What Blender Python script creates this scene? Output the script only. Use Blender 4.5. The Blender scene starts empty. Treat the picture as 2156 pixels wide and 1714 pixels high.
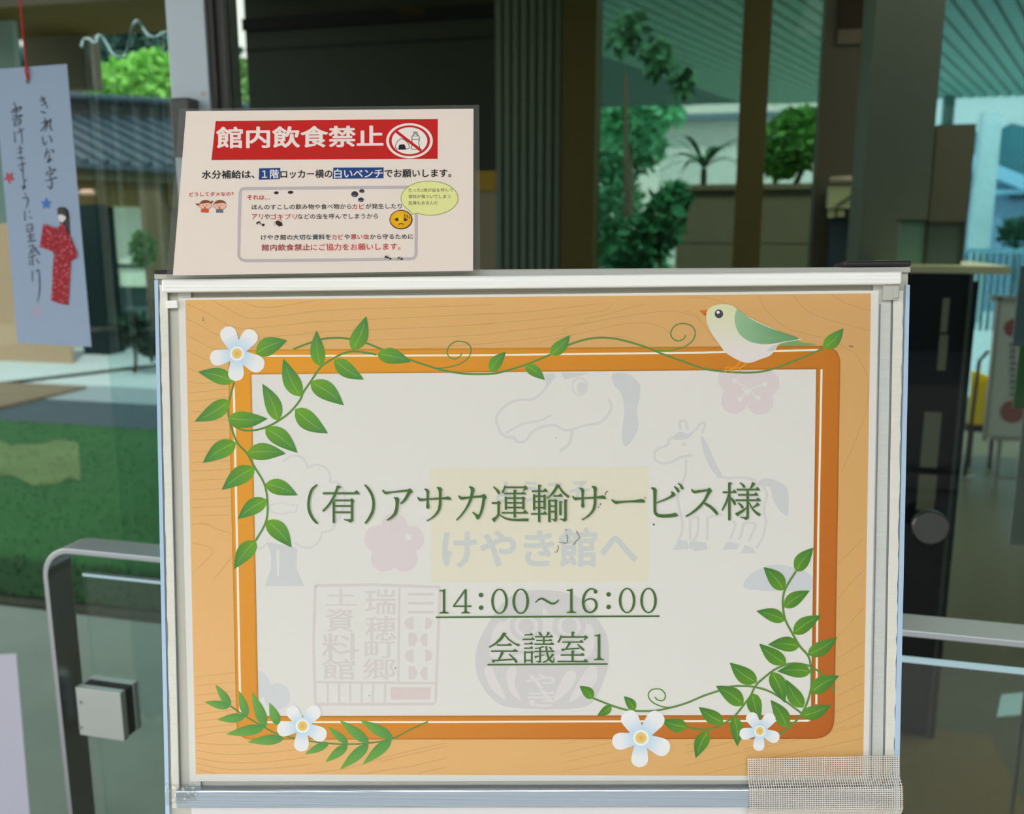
import bpy, bmesh, math, random
from mathutils import Vector, Matrix
from mathutils.geometry import tessellate_polygon
random.seed(7)
SC = bpy.context.scene
COL = SC.collection

# ------------------------------------------------------------------ camera
FPX, CX, CY = 1900.0, 1078.0, 857.0          # focal length and centre for a 2156 x 1714 frame
YAW, PITCH = math.radians(13.9), math.radians(11.0)
EYE = Vector((0, 0, 1.42))
RGT = Vector((math.cos(YAW), math.sin(YAW), 0))
HOR = Vector((-math.sin(YAW), math.cos(YAW), 0))
FWD = HOR*math.cos(PITCH) - Vector((0, 0, 1))*math.sin(PITCH)
UPV = Vector((0, 0, 1))*math.cos(PITCH) + HOR*math.sin(PITCH)
cam = bpy.data.cameras.new('camera')
cam.sensor_fit = 'HORIZONTAL'; cam.sensor_width = 36.0; cam.lens = FPX/2156*36.0
cam.clip_start = 0.02; cam.clip_end = 300
cam.dof.use_dof = True; cam.dof.focus_distance = 0.56; cam.dof.aperture_fstop = 9.5
camo = bpy.data.objects.new('camera', cam); COL.objects.link(camo)
mw = Matrix.Identity(4)
for i in range(3):
    mw[i][0] = RGT[i]; mw[i][1] = UPV[i]; mw[i][2] = -FWD[i]; mw[i][3] = EYE[i]
camo.matrix_world = mw
SC.camera = camo

# ------------------------------------------------------------------ sky and exposure
SC.view_settings.view_transform = 'Standard'; SC.view_settings.look = 'None'
SC.view_settings.gamma = 1.0; SC.view_settings.exposure = 0.0
SC.view_settings.use_curve_mapping = False
wd = bpy.data.worlds.new('sky'); SC.world = wd; wd.use_nodes = True
nt = wd.node_tree; nt.nodes.clear()
wo = nt.nodes.new('ShaderNodeOutputWorld'); bg = nt.nodes.new('ShaderNodeBackground')
tc = nt.nodes.new('ShaderNodeTexCoord'); sx = nt.nodes.new('ShaderNodeSeparateXYZ')
rp = nt.nodes.new('ShaderNodeValToRGB')
rp.color_ramp.elements[0].position = 0.0; rp.color_ramp.elements[0].color = (1.0, 0.935, 0.84, 1)
rp.color_ramp.elements[1].position = 0.85; rp.color_ramp.elements[1].color = (0.80, 0.88, 0.97, 1)
nt.links.new(tc.outputs['Generated'], sx.inputs[0]); nt.links.new(sx.outputs['Z'], rp.inputs[0])
nt.links.new(rp.outputs[0], bg.inputs['Color']); bg.inputs['Strength'].default_value = SKY = 4.35
nt.links.new(bg.outputs[0], wo.inputs[0])

LOBBY = 85.0
# sun, high behind the viewer's right shoulder: it reaches the garden, the entrance canopy keeps it off the door
sl = bpy.data.lights.new('sun', 'SUN'); sl.energy = 9.0; sl.angle = math.radians(1.5); sl.color = (1.0, 0.95, 0.86)
so = bpy.data.objects.new('sun', sl); COL.objects.link(so)
so.location = (0, 0, 12); so.rotation_euler = Vector((-0.30, 0.48, -0.82)).to_track_quat('-Z', 'Y').to_euler()

# unseen fill lamp, added under the lobby ceiling to brighten the interior
for x, y, sx_, sy_, e in ((1.6, 3.0, 2.6, 1.6, LOBBY),):
    al = bpy.data.lights.new('lobby_fill', 'AREA'); al.shape = 'RECTANGLE'; al.size = sx_; al.size_y = sy_; al.energy = e; al.color = (1.0, 0.93, 0.82)
    ao = bpy.data.objects.new('lobby_fill', al); COL.objects.link(ao); ao.location = (x, y, 2.66)

# ------------------------------------------------------------------ helpers: rays
def ray(px, py):
    return (RGT*((px-CX)/FPX) + UPV*((CY-py)/FPX) + FWD)
def at(px, py, v):                            # point where the sight line meets the wall plane Y = v
    d = ray(px, py); return EYE + d*((v-EYE.y)/d.y)
def onz(px, py, z=0.0):                       # point where the sight line meets the level Z = z
    d = ray(px, py); return EYE + d*((z-EYE.z)/d.z)
class Plane:
    def __init__(s, O, U, V):
        s.O = O; s.U = U.normalized(); s.N = s.U.cross(V).normalized(); s.V = s.N.cross(s.U).normalized()
    def p(s, px, py, h=0.0):                  # point on the plane seen at a pixel, raised by h towards the viewer
        d = ray(px, py); t = (s.O-EYE).dot(s.N)/d.dot(s.N)
        return EYE + d*t + s.N*h
    def uv(s, P):
        r = P - s.O; return r.dot(s.U), r.dot(s.V)
    def w(s, u, v, h=0.0):
        return s.O + s.U*u + s.V*v + s.N*h
def cam2w(x, y, z): return RGT*x + UPV*y - FWD*z
SIGN = Plane(EYE + cam2w(0.00829, -0.07941, -0.54385), cam2w(0.99969, 0.00682, 0.02378), cam2w(-0.0036, 0.99867, 0.0515))

# ------------------------------------------------------------------ helpers: colour, materials
def s2l(c):
    c = c/255.0
    return c/12.92 if c <= 0.04045 else ((c+0.055)/1.055)**2.4
def lin(rgb, k=1.0):
    return tuple(min(0.92, s2l(c)/k) for c in rgb)
KS = 0.87                                     # how bright white things at the sign come out
def ink(*rgb): return lin(rgb, KS)
def mat(name, col, rough=0.5, metal=0.0, spec=0.5, noise=None, bump=None, coat=0.0):
    m = bpy.data.materials.new(name); m.use_nodes = True
    b = m.node_tree.nodes['Principled BSDF']; n = m.node_tree.nodes; l = m.node_tree.links
    b.inputs['Base Color'].default_value = (*col, 1); b.inputs['Roughness'].default_value = rough
    b.inputs['Metallic'].default_value = metal; b.inputs['Specular IOR Level'].default_value = spec
    b.inputs['Coat Weight'].default_value = coat
    if noise:                                  # (scale xyz, amount): mottled colour
        t = n.new('ShaderNodeTexCoord'); mp = n.new('ShaderNodeMapping'); nz = n.new('ShaderNodeTexNoise')
        mp.inputs['Scale'].default_value = noise[0]; nz.inputs['Scale'].default_value = 1.0; nz.inputs['Detail'].default_value = 5
        mx = n.new('ShaderNodeMix'); mx.data_type = 'RGBA'
        a = noise[1]
        mx.inputs['A'].default_value = (*[c*(1-a) for c in col], 1); mx.inputs['B'].default_value = (*[min(.95, c*(1+a)) for c in col], 1)
        l.new(t.outputs['Object'], mp.inputs[0]); l.new(mp.outputs[0], nz.inputs['Vector']); l.new(nz.outputs['Fac'], mx.inputs['Factor'])
        l.new(mx.outputs['Result'], b.inputs['Base Color'])
    if bump:                                   # (scale xyz, strength)
        t = n.new('ShaderNodeTexCoord'); mp = n.new('ShaderNodeMapping'); nz = n.new('ShaderNodeTexNoise'); bp = n.new('ShaderNodeBump')
        mp.inputs['Scale'].default_value = bump[0]; nz.inputs['Scale'].default_value = 1.0; nz.inputs['Detail'].default_value = 4
        bp.inputs['Strength'].default_value = bump[1]; bp.inputs['Distance'].default_value = 0.001
        l.new(t.outputs['Object'], mp.inputs[0]); l.new(mp.outputs[0], nz.inputs['Vector']); l.new(nz.outputs['Fac'], bp.inputs['Height'])
        l.new(bp.outputs[0], b.inputs['Normal'])
    return m
def ink_mat(name, rough=0.55, see=0.0):        # printed colours live in the 'ink' attribute
    m = bpy.data.materials.new(name); m.use_nodes = True
    n = m.node_tree.nodes; l = m.node_tree.links; b = n['Principled BSDF']
    a = n.new('ShaderNodeAttribute'); a.attribute_name = 'ink'
    l.new(a.outputs['Color'], b.inputs['Base Color']); b.inputs['Roughness'].default_value = rough
    b.inputs['Specular IOR Level'].default_value = 0.25
    if see:
        t = n.new('ShaderNodeBsdfTransparent'); x = n.new('ShaderNodeMixShader'); x.inputs[0].default_value = see
        l.new(b.outputs[0], x.inputs[1]); l.new(t.outputs[0], x.inputs[2]); l.new(x.outputs[0], n['Material Output'].inputs[0])
    return m
def glass_mat(name, tint, refl, rough=0.0, bump=None):
    m = bpy.data.materials.new(name); m.use_nodes = True
    n = m.node_tree.nodes; l = m.node_tree.links; n.remove(n['Principled BSDF'])
    t = n.new('ShaderNodeBsdfTransparent'); t.inputs[0].default_value = (*tint, 1)
    g = n.new('ShaderNodeBsdfGlossy'); g.inputs['Roughness'].default_value = rough
    x = n.new('ShaderNodeMixShader'); x.inputs[0].default_value = refl
    l.new(t.outputs[0], x.inputs[1]); l.new(g.outputs[0], x.inputs[2]); l.new(x.outputs[0], n['Material Output'].inputs[0])
    if bump:
        tcn = n.new('ShaderNodeTexCoord'); mp = n.new('ShaderNodeMapping'); nz = n.new('ShaderNodeTexNoise'); bp = n.new('ShaderNodeBump')
        mp.inputs['Scale'].default_value = bump[0]; nz.inputs['Scale'].default_value = 1.0; nz.inputs['Detail'].default_value = 3
        bp.inputs['Strength'].default_value = bump[1]; bp.inputs['Distance'].default_value = 0.001
        l.new(tcn.outputs['Object'], mp.inputs[0]); l.new(mp.outputs[0], nz.inputs['Vector']); l.new(nz.outputs['Fac'], bp.inputs['Height'])
        l.new(bp.outputs[0], g.inputs['Normal'])
    return m
INK = ink_mat('printed_ink')

# ------------------------------------------------------------------ helpers: objects
def prop(o, label=None, cat=None, group=None, kind=None):
    if label: o['label'] = label
    if cat: o['category'] = cat
    if group: o['group'] = group
    if kind: o['kind'] = kind
    return o
def empty(name, loc, label, cat, group=None):
    o = bpy.data.objects.new(name, None); COL.objects.link(o); o.location = loc; o.empty_display_size = 0.05
    return prop(o, label, cat, group)
def link(name, me, m, parent=None):
    o = bpy.data.objects.new(name, me); COL.objects.link(o)
    if m is not None and not me.materials: me.materials.append(m)
    if parent is not None:
        o.parent = parent
        o.matrix_parent_inverse = root_matrix(parent).inverted()
    return o
def root_matrix(o):
    m = Matrix.Translation(o.location)
    if o.parent is not None: m = root_matrix(o.parent) @ o.matrix_parent_inverse @ m
    return m
class MB:                                      # mesh collector, world coordinates
    def __init__(s): s.v = []; s.f = []; s.smooth = False
    def add(s, vs, fs):
        b = len(s.v); s.v += [Vector(x) for x in vs]; s.f += [tuple(b+i for i in f) for f in fs]; return s
    def hexa(s, q, w):                         # a quad (4 points) and its copy shifted by w
        a = [Vector(x) for x in q]; b = [x+w for x in a]
        return s.add(a+b, [(0,1,2,3),(7,6,5,4),(0,4,5,1),(1,5,6,2),(2,6,7,3),(3,7,4,0)])
    def box(s, lo, hi):
        x0,y0,z0 = lo; x1,y1,z1 = hi
        return s.add([(x0,y0,z0),(x1,y0,z0),(x1,y1,z0),(x0,y1,z0),(x0,y0,z1),(x1,y0,z1),(x1,y1,z1),(x0,y1,z1)],
                     [(3,2,1,0),(4,5,6,7),(0,1,5,4),(1,2,6,5),(2,3,7,6),(3,0,4,7)])
    def tube(s, pts, r, n=10, caps=True):
        pts = [Vector(p) for p in pts]; k = len(pts); rr = r if isinstance(r, (list, tuple)) else [r]*k
        ring = []; up = None
        for i, p in enumerate(pts):
            t = (pts[min(i+1,k-1)]-pts[max(i-1,0)]).normalized()
            if up is None: up = Vector((0,0,1)) if abs(t.z) < .9 else Vector((1,0,0))
            a = t.cross(up).normalized(); up = a.cross(t).normalized()
            ring += [p + (a*math.cos(2*math.pi*j/n)+up*math.sin(2*math.pi*j/n))*rr[i] for j in range(n)]
        fs = [(i*n+j, i*n+(j+1)%n, (i+1)*n+(j+1)%n, (i+1)*n+j) for i in range(k-1) for j in range(n)]
        if caps: fs += [tuple(range(n-1,-1,-1)), tuple((k-1)*n+j for j in range(n))]
        return s.add(ring, fs)
    def disc(s, c, n, u, r, h, seg=32, bev=0.0):   # short cylinder: centre, axis, one side, radius, height
        c = Vector(c); n = n.normalized(); u = u.normalized(); w = n.cross(u)
        prof = [(r,0),(r,h-bev),(r-bev,h)] if bev else [(r,0),(r,h)]
        vs = []
        for (q, z) in prof: vs += [c + n*z + (u*math.cos(2*math.pi*j/seg)+w*math.sin(2*math.pi*j/seg))*q for j in range(seg)]
        k = len(prof)
        fs = [(i*seg+j, i*seg+(j+1)%seg, (i+1)*seg+(j+1)%seg, (i+1)*seg+j) for i in range(k-1) for j in range(seg)]
        fs += [tuple(range(seg-1,-1,-1)), tuple((k-1)*seg+j for j in range(seg))]
        return s.add(vs, fs)
    def build(s, name, m, parent=None, bevel=0.0, smooth=False):
        me = bpy.data.meshes.new(name); me.from_pydata([tuple(x) for x in s.v], [], s.f); me.validate(); me.update()
        bm = bmesh.new(); bm.from_mesh(me); bmesh.ops.recalc_face_normals(bm, faces=bm.faces); bm.to_mesh(me); bm.free()
        if smooth:
            for p in me.polygons: p.use_smooth = True
        o = link(name, me, m, parent)
        if bevel:
            b = o.modifiers.new('bevel', 'BEVEL'); b.width = bevel; b.segments = 2; b.limit_method = 'ANGLE'; b.angle_limit = math.radians(40)
        return o
def cr(pts, k=6):                              # Catmull-Rom through points of any dimension
    if len(pts) < 3: return [tuple(p) for p in pts]
    out = []; n = len(pts)
    for i in range(n-1):
        p0 = pts[max(i-1,0)]; p1 = pts[i]; p2 = pts[i+1]; p3 = pts[min(i+2,n-1)]
        for j in range(k):
            t = j/k
            out.append(tuple(.5*(2*b+(c-a)*t+(2*a-5*b+4*c-d)*t*t+(-a+3*b-3*c+d)*t**3) for a,b,c,d in zip(p0,p1,p2,p3)))
    out.append(tuple(pts[-1])); return out
class Art:                                     # flat printed artwork traced in photograph pixels and laid on a real sheet
    def __init__(s, plane, h, off=(0,0), sc=1.0, dh=8e-7):
        s.P = plane; s.h = h; s.v = []; s.f = []; s.c = []; s.off = off; s.sc = sc; s.dh = dh
    def at(s, ox, oy, sc): s.off = (ox, oy); s.sc = sc; return s
    def _px(s, x, y): return s.off[0]+x/s.sc, s.off[1]+y/s.sc
    def _v(s, x, y): 
        a, b = s._px(x, y); return s.P.p(a, b, s.h)
    def tris(s, pts, fs, col):
        b = len(s.v); s.v += [s._v(x, y) for x, y in pts]; s.f += [tuple(b+i for i in f) for f in fs]
        s.c += [col(*s._px(x, y)) if callable(col) else col for x, y in pts]; s.h += s.dh
    def poly(s, pts, col, smooth=0):
        if smooth:
            q = list(pts)+[pts[0]]; q = cr([q[-2]]+q+[q[1]], smooth)[smooth:-smooth-1]; pts = q
        tri = tessellate_polygon([[Vector((x, y, 0)) for x, y in pts]])
        s.tris([(x, y) for x, y in pts], tri, col)
    def stroke(s, pts, w, col, smooth=5, cap=False):
        if len(pts[0]) == 2: pts = [(x, y, w) for x, y in pts]
        if smooth and len(pts) > 2: pts = cr(pts, smooth)
        vs = []; n = len(pts)
        for i, (x, y, ww) in enumerate(pts):
            x0, y0 = pts[max(i-1,0)][:2]; x1, y1 = pts[min(i+1,n-1)][:2]
            L = math.hypot(x1-x0, y1-y0) or 1; nx, ny = -(y1-y0)/L, (x1-x0)/L
            vs += [(x+nx*ww/2, y+ny*ww/2), (x-nx*ww/2, y-ny*ww/2)]
        s.tris(vs, [(2*i, 2*i+1, 2*i+3, 2*i+2) for i in range(n-1)], col)
        if cap:
            for x, y, ww in (pts[0], pts[-1]): s.disc(x, y, ww/2, col, n=10)
    def line(s, x0, y0, x1, y1, w, col): s.stroke([(x0, y0), (x1, y1)], w, col, 0)
    def disc(s, x, y, r, col, ry=None, n=24, rot=0.0, c2=None, t0=0.0, t1=2*math.pi):
        ry = ry or r; vs = [(x, y)]; ca, sa = math.cos(rot), math.sin(rot); full = abs(t1-t0-2*math.pi) < 1e-6
        m = n if full else n+1
        for j in range(m):
            t = t0+(t1-t0)*j/n; a, b = r*math.cos(t), ry*math.sin(t); vs.append((x+a*ca-b*sa, y+a*sa+b*ca))
        fs = [(0, j+1, (j+1) % m+1) for j in range(m if full else m-1)]
        b0 = len(s.c); s.tris(vs, fs, col)
        if c2:
            for i in range(b0+1, len(s.c)): s.c[i] = c2
    def ring(s, x, y, rx, ry, wx, wy, col, n=40):   # outer radii rx, ry; band wx at the sides, wy at top and bottom
        vs = []
        for j in range(n):
            t = 2*math.pi*j/n; c, d = math.cos(t), math.sin(t)
            vs += [(x+rx*c, y+ry*d), (x+(rx-wx)*c, y+(ry-wy)*d)]
        s.tris(vs, [(2*j, 2*j+1, (2*j+3) % (2*n), (2*j+2) % (2*n)) for j in range(n)], col)
    def leaf(s, bx, by, tx, ty, w, c0, c1, vein=None, bend=0.0, fat=0.42, n=10):
        dx, dy = tx-bx, ty-by; L = math.hypot(dx, dy); nx, ny = -dy/L, dx/L; vs = []; cs = []
        for i in range(n+1):
            t = i/n
            prof = (math.sin(math.pi*t**0.78)**0.9)*(1-0.25*t) if 0 < t < 1 else 0
            mx, my = bx+dx*t+nx*bend*w*math.sin(math.pi*t), by+dy*t+ny*bend*w*math.sin(math.pi*t)
            h = w*0.56*prof
            for k in (-1, 0, 1): vs.append((mx+nx*h*k, my+ny*h*k))
            c = tuple(a+(b-a)*t for a, b in zip(c0, c1))
            cs += [tuple(q*1.04 for q in c), c, tuple(q*0.86 for q in c)]
        fs = []
        for i in range(n):
            a = 3*i; fs += [(a, a+1, a+4, a+3), (a+1, a+2, a+5, a+4)]
        b0 = len(s.c); s.tris(vs, fs, (0,0,0)); s.c[b0:] = cs
        if vein:
            pts = [vs[3*i+1] for i in range(1, n-1)]
            s.stroke([(x, y, w*0.045*(1-j/len(pts)*.7)) for j, (x, y) in enumerate(pts)], 1, vein, 0)
    def petal(s, cx, cy, dx, dy, w, c0, c1, n=18):
        L = math.hypot(dx, dy); ux, uy = dx/L, dy/L; nx, ny = -uy, ux; vs = []; cs = []
        for i in range(n+1):
            t = i/n
            half = w*0.5*(0.42+0.62*t**0.8)*(1 if t < .62 else math.sqrt(max(0, 1-((t-.62)/.38)**2)))
            for k in range(-1, 2):
                vs.append((cx+ux*L*t+nx*half*k, cy+uy*L*t+ny*half*k))
                cs.append(tuple(a+(b-a)*min(1, max(0, (t-.15)/.55)) for a, b in zip(c0, c1)))
        fs = []
        for i in range(n):
            a = 3*i; fs += [(a, a+1, a+4, a+3), (a+1, a+2, a+5, a+4)]
        b0 = len(s.c); s.tris(vs, fs, (0,0,0)); s.c[b0:] = cs
    def text(s, body, x0, y0, x1, y1, col, bold=0.0, fit=True):   # typeset into the pixel box x0..x1, y0..y1 (y1 = bottom); y may be pairs (left, right)
        cu = bpy.data.curves.new('type', 'FONT'); cu.body = body; cu.size = 1.0; cu.resolution_u = 3
        o = bpy.data.objects.new('type', cu); COL.objects.link(o)
        me = o.evaluated_get(bpy.context.evaluated_depsgraph_get()).to_mesh()
        vs = [(v.co.x, v.co.y) for v in me.vertices]; fs = [tuple(p.vertices) for p in me.polygons]
        o.to_mesh_clear(); bpy.data.objects.remove(o); bpy.data.curves.remove(cu)
        ax, bx = min(v[0] for v in vs), max(v[0] for v in vs); ay, by = min(v[1] for v in vs), max(v[1] for v in vs)
        yt = y0 if isinstance(y0, tuple) else (y0, y0); yb = y1 if isinstance(y1, tuple) else (y1, y1)
        out = []
        for x, y in vs:
            t = (x-ax)/(bx-ax); q = (y-ay)/(by-ay); a = yt[0]+(yt[1]-yt[0])*t; b = yb[0]+(yb[1]-yb[0])*t
            out.append((x0+(x1-x0)*t, b+(a-b)*q))
        dx, dy = bold*(x1-x0)/(bx-ax), bold*abs(yb[0]-yt[0])/(by-ay)   # heavier type: the same outlines struck several times
        for kx, ky in (((0,0),) if not bold else ((-1,0),(1,0),(0,-.8),(0,.8),(-.7,-.6),(.7,.6),(-.7,.6),(.7,-.6))):
            s.tris([(x+kx*dx, y+ky*dy) for x, y in out], fs, col)
    def build(s, name, m, parent=None):
        me = bpy.data.meshes.new(name); me.from_pydata([tuple(x) for x in s.v], [], s.f)
        at_ = me.color_attributes.new('ink', 'FLOAT_COLOR', 'POINT')
        buf = []
        for c in s.c: buf += [c[0], c[1], c[2], 1.0]
        at_.data.foreach_set('color', buf)
        N = s.P.N
        me.update()
        fl = [p.index for p in me.polygons if p.normal.dot(N) < 0]
        if fl: 
            bm = bmesh.new(); bm.from_mesh(me); bm.faces.ensure_lookup_table()
            bmesh.ops.reverse_faces(bm, faces=[bm.faces[i] for i in fl]); bm.to_mesh(me); bm.free()
        return link(name, me, m, parent)
def sheet(name, plane, corners, h, th, m, parent=None, bevel=0.0):    # a real slab: its front at height h over the plane, thickness th
    return MB().hexa([plane.p(x, y, h) for x, y in corners], -plane.N*th).build(name, m, parent, bevel)
def slab(mb, plane, corners, h, th):
    mb.hexa([plane.p(x, y, h) for x, y in corners], -plane.N*th); return mb
def wbox(mb, x0, y0, x1, y1, v, dep, full=None):   # upright box whose front (on plane Y = v) shows at these pixels
    ym = (y0+y1)/2; xm = (x0+x1)/2
    u0 = at(x0, ym, v).x; u1 = at(x1, ym, v).x; z1 = at(xm, y0, v).z; z0 = at(xm, y1, v).z
    if full is not None:
        if full[0] is not None: z0 = full[0]
        if full[1] is not None: z1 = full[1]
    mb.box((u0, v, z0), (u1, v+dep, z1)); return mb

# ================================================================== the sign stand
P = SIGN
M_board = mat('board_grey', ink(186,184,172), .55, noise=((6,6,6), .05))
M_groove = mat('board_groove', ink(196,198,192), .5, bump=((30,30,1600), .5), noise=((4,4,500), .05))
M_alu = mat('brushed_aluminium', (.50,.58,.68), .34, metal=0.85, bump=((2,2,900), .35))  # slight blue of reflected sky put into the base colour
M_aluw = mat('white_aluminium', ink(236,232,226), .32, metal=0.1, bump=((2,2,700), .2))
M_edge = mat('acrylic_edge', ink(172,196,220), .2, coat=.5)
M_tape = mat('beige_tape', ink(214,212,200), .6, noise=((60,60,900), .05), bump=((40,40,1200), .4))
M_rub = mat('black_rubber', (.012,.012,.013), .5)
M_white = mat('white_paper', ink(212,209,210), .7, noise=((40,40,40), .015))
M_cover = glass_mat('clear_cover', (.995,.995,.99), .022, .16, bump=((14,14,2600), .9))
M_clip = mat('grey_plastic', ink(176,176,168), .4)
stand_loc = P.p(1120, 1714, 0.0); stand_loc.z = 0.0
stand = empty('sign_stand', stand_loc, 'aluminium framed sign board on a stand before the glass doors', 'sign')
# board, a little wider than the picture holder
sheet('backboard', P, [(324,571),(1915,561),(1884,1790),(356,1790)], -.0012, .010, M_board, stand, .0006)
mb = MB(); slab(mb, P, [(326.5,590),(334,590),(360,1788),(351.5,1788)], .0012, .010); mb.build('side_edge', M_edge, stand)
mb = MB(); slab(mb, P, [(1906,600),(1914,600),(1888.5,1788),(1877,1788)], .0012, .010); mb.build('side_edge', M_edge, stand)
mb = MB(); slab(mb, P, [(374,590),(402,590),(424,1700),(400,1700)], .0004, .001); mb.build('side_channel', M_groove, stand)
mb = MB(); slab(mb, P, [(1838,590),(1876,590),(1856,1700),(1816,1700)], .0004, .001); mb.build('side_channel', M_groove, stand)
M_gap = mat('channel_gap', ink(120,126,130), .6)
for q in ([(352,600),(354.5,600),(381,1700),(378.5,1700)],[(1876,600),(1878.5,600),(1859,1700),(1856.5,1700)],[(1851,640),(1853.5,640),(1834,1640),(1831.5,1640)]):
    slab(MB(), P, q, .0007, .001).build('channel_seam', M_gap, stand)
# ragged beige tape down both sides
def ragged(x0, y0, x1, y1, w, side, amp):
    rnd = random.Random(int(x0)); n = 60; L = []; R = []
    for i in range(n+1):
        t = i/n; x = x0+(x1-x0)*t; y = y0+(y1-y0)*t; j = rnd.uniform(-amp, amp)
        L.append((x+(j if side < 0 else 0), y)); R.append((x+w+(j if side > 0 else 0), y))
    mb = MB(); vs = [P.p(x, y, .0009) for x, y in L]+[P.p(x, y, .0009) for x, y in R]
    vs += [v-P.N*.0012 for v in vs]; k = n+1; fs = []
    for i in range(n): fs += [(i, i+1, k+i+1, k+i), (2*k+i+1, 2*k+i, 3*k+i, 3*k+i+1), (i+1, i, 2*k+i, 2*k+i+1), (k+i, k+i+1, 3*k+i+1, 3*k+i)]
    fs += [(0, k, 3*k, 2*k), (n, 2*k+n, 3*k+n, k+n)]
    mb.add(vs, fs); return mb.build('side_tape', M_tape, stand)
ragged(337, 600, 363, 1700, 16, -1, 1.2)
ragged(1880, 612, 1862, 1590, 20, 1, 1.6)
# top: flat rail, clip bar, corner pieces, black pads
mb = MB(); slab(mb, P, [(327,575),(1915,562.5),(1915,574),(327,588)], .0016, .0045); mb.build('top_rail', M_clip, stand, .0004)
def clipbar(tl, tr, br, bl, name, m, h=.0075):
    mb = MB(); q = [tl, tr, br, bl]
    slab(mb, P, q, h, h); o = mb.build(name, m, stand, .0010); return o
clipbar((350,590),(1889,573.5),(1888,600),(351,617), 'top_clip_bar', M_aluw)
clipbar((378,1653),(1874,1649),(1873,1688),(380,1690), 'bottom_clip_bar', M_alu)
mb = MB(); slab(mb, P, [(354,634),(378,633),(379,649),(355,650)], .004, .0045); mb.build('corner_clip', M_aluw, stand, .0003)
mb = MB(); slab(mb, P, [(1856,600),(1889,600),(1887,632),(1855,633)], .004, .0045); slab(mb, P, [(1875,603),(1886,603),(1885,628),(1874,629)], .0052, .002); mb.build('corner_clip', M_clip, stand, .0003)
mb = MB(); slab(mb, P, [(1774,550),(1915,548.5),(1915.5,561.5),(1774,562)], .003, .02); mb.build('rubber_pad', M_rub, stand, .0012)
mb = MB(); slab(mb, P, [(326,569),(374,568),(374,578),(326,578)], .003, .02); mb.build('rubber_pad', M_rub, stand, .0012)
# crumpled clear tape at the lower left corner
M_film = glass_mat('clear_tape', (.88,.87,.83), .10, .18)
rnd = random.Random(3); mb = MB(); gx, gy = 14, 8; vs = []
for j in range(gy+1):
    for i in range(gx+1):
        x = 360+66*i/gx; y = 1634+34*j/gy+14*(1-i/gx)*(j/gy); vs.append(P.p(x+rnd.uniform(-1.5,1.5), y+rnd.uniform(-1.5,1.5), .0085+rnd.uniform(0,.0022)))
mb.add(vs, [(j*(gx+1)+i, j*(gx+1)+i+1, (j+1)*(gx+1)+i+1, (j+1)*(gx+1)+i) for j in range(gy) for i in range(gx)])
mb.build('crumpled_tape', M_film, stand, smooth=False)
# legs and feet below the board
M_leg = mat('stand_leg', (.55,.56,.57), .35, metal=.8)
for x in (470, 1770):
    top = P.p(x, 1700, -.02); foot = Vector((top.x, top.y+.02, 0.012))
    MB().tube([P.p(x, 700, -.022), top, foot], .009, 12).build('leg', M_leg, stand, smooth=True)
    MB().box((foot.x-.018, foot.y-.16, 0.0), (foot.x+.018, foot.y+.16, .014)).build('foot', M_leg, stand, .003)

# ------------------------------------------------------------------ the notice itself
pos = empty('notice_poster', P.p(1120, 1640, .0012), 'notice with orange wood-look border, vines and a bird, giving 14:00 to 16:00', 'poster')
def lerp(a, b, t): return tuple(x+(y-x)*t for x, y in zip(a, b))
def bil(x, y, tl, tr, bl, br):
    u = min(1, max(0, (x-400)/1430)); v = min(1, max(0, (y-620)/1010)); return lerp(lerp(tl, tr, u), lerp(bl, br, u), v)
a = Art(P, .0014)
PAPERC = ink(216,213,207)
nx = 24; vs = []; 
pts = [(378,628),(700,624),(1100,620),(1500,616),(1848,612),(1836,1200),(1826,1641),(1400,1641),(900,1643),(402,1643),(390,1200)]
a.poly(pts, PAPERC)
a.build('paper', INK, pos)
# faint grey drawings of an older welcome sheet, showing through the thin paper
G = ink(203,202,198); GD = ink(198,199,199); PK = ink(211,199,199); BL = ink(195,197,194); YL = ink(216,210,190); RD = ink(206,198,194); WH = PAPERC
a = Art(P, .00142); a.at(0,0,1); a.poly([(905,984),(1365,982),(1366,1223),(908,1225)], YL)
a.text('ようこそ', 1046, (1014,1012), 1240, (1056,1054), BL, .03)
a.text('けやき館へ', 934, (1116,1110), 1340, (1194,1190), BL, .032)
a.build('faint_welcome_lettering', INK, pos)
a = Art(P, .00142)
a.at(400,840,4.511)                                    # tree
for q in ([(890,590),(960,545),(1050,545),(1105,600),(1120,655)],[(1120,655),(1200,622),(1290,650),(1335,720),(1335,790)],[(1335,790),(1400,790),(1450,840),(1480,930),(1450,1060),(1380,1180)],[(1380,1180),(1350,1240),(1255,1262)],[(1255,1262),(1240,1330),(1170,1400),(1080,1405),(1000,1360)],[(740,1370),(690,1410),(640,1410)]): a.stroke(q, 20, G)
a.at(540,740,3.428); a.poly([(75,1370),(108,1450),(110,1560),(65,1690),(350,1690),(292,1560),(300,1420),(240,1400)], GD); a.poly([(148,1430),(170,1430),(166,1620),(154,1620)], WH)
a.stroke([(100,1110),(150,1095),(200,1090),(250,1105),(300,1110),(280,1160),(240,1155),(200,1170),(150,1165),(110,1150),(100,1110)], 10, G)
a.build('faint_tree_drawing', INK, pos); a = Art(P, .00142)
a.at(1000,640,4.4917)                                  # horse head
a.stroke([(760,680),(700,740),(640,830),(540,900),(420,905),(320,940),(240,1010),(200,1080),(220,1150),(240,1210),(300,1260),(360,1260),(400,1300),(450,1305),(500,1270),(540,1210),(640,1160),(750,1145),(840,1190),(900,1190),(1050,1145),(1180,1120),(1260,1040),(1290,960),(1255,900)], 26, G)
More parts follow.
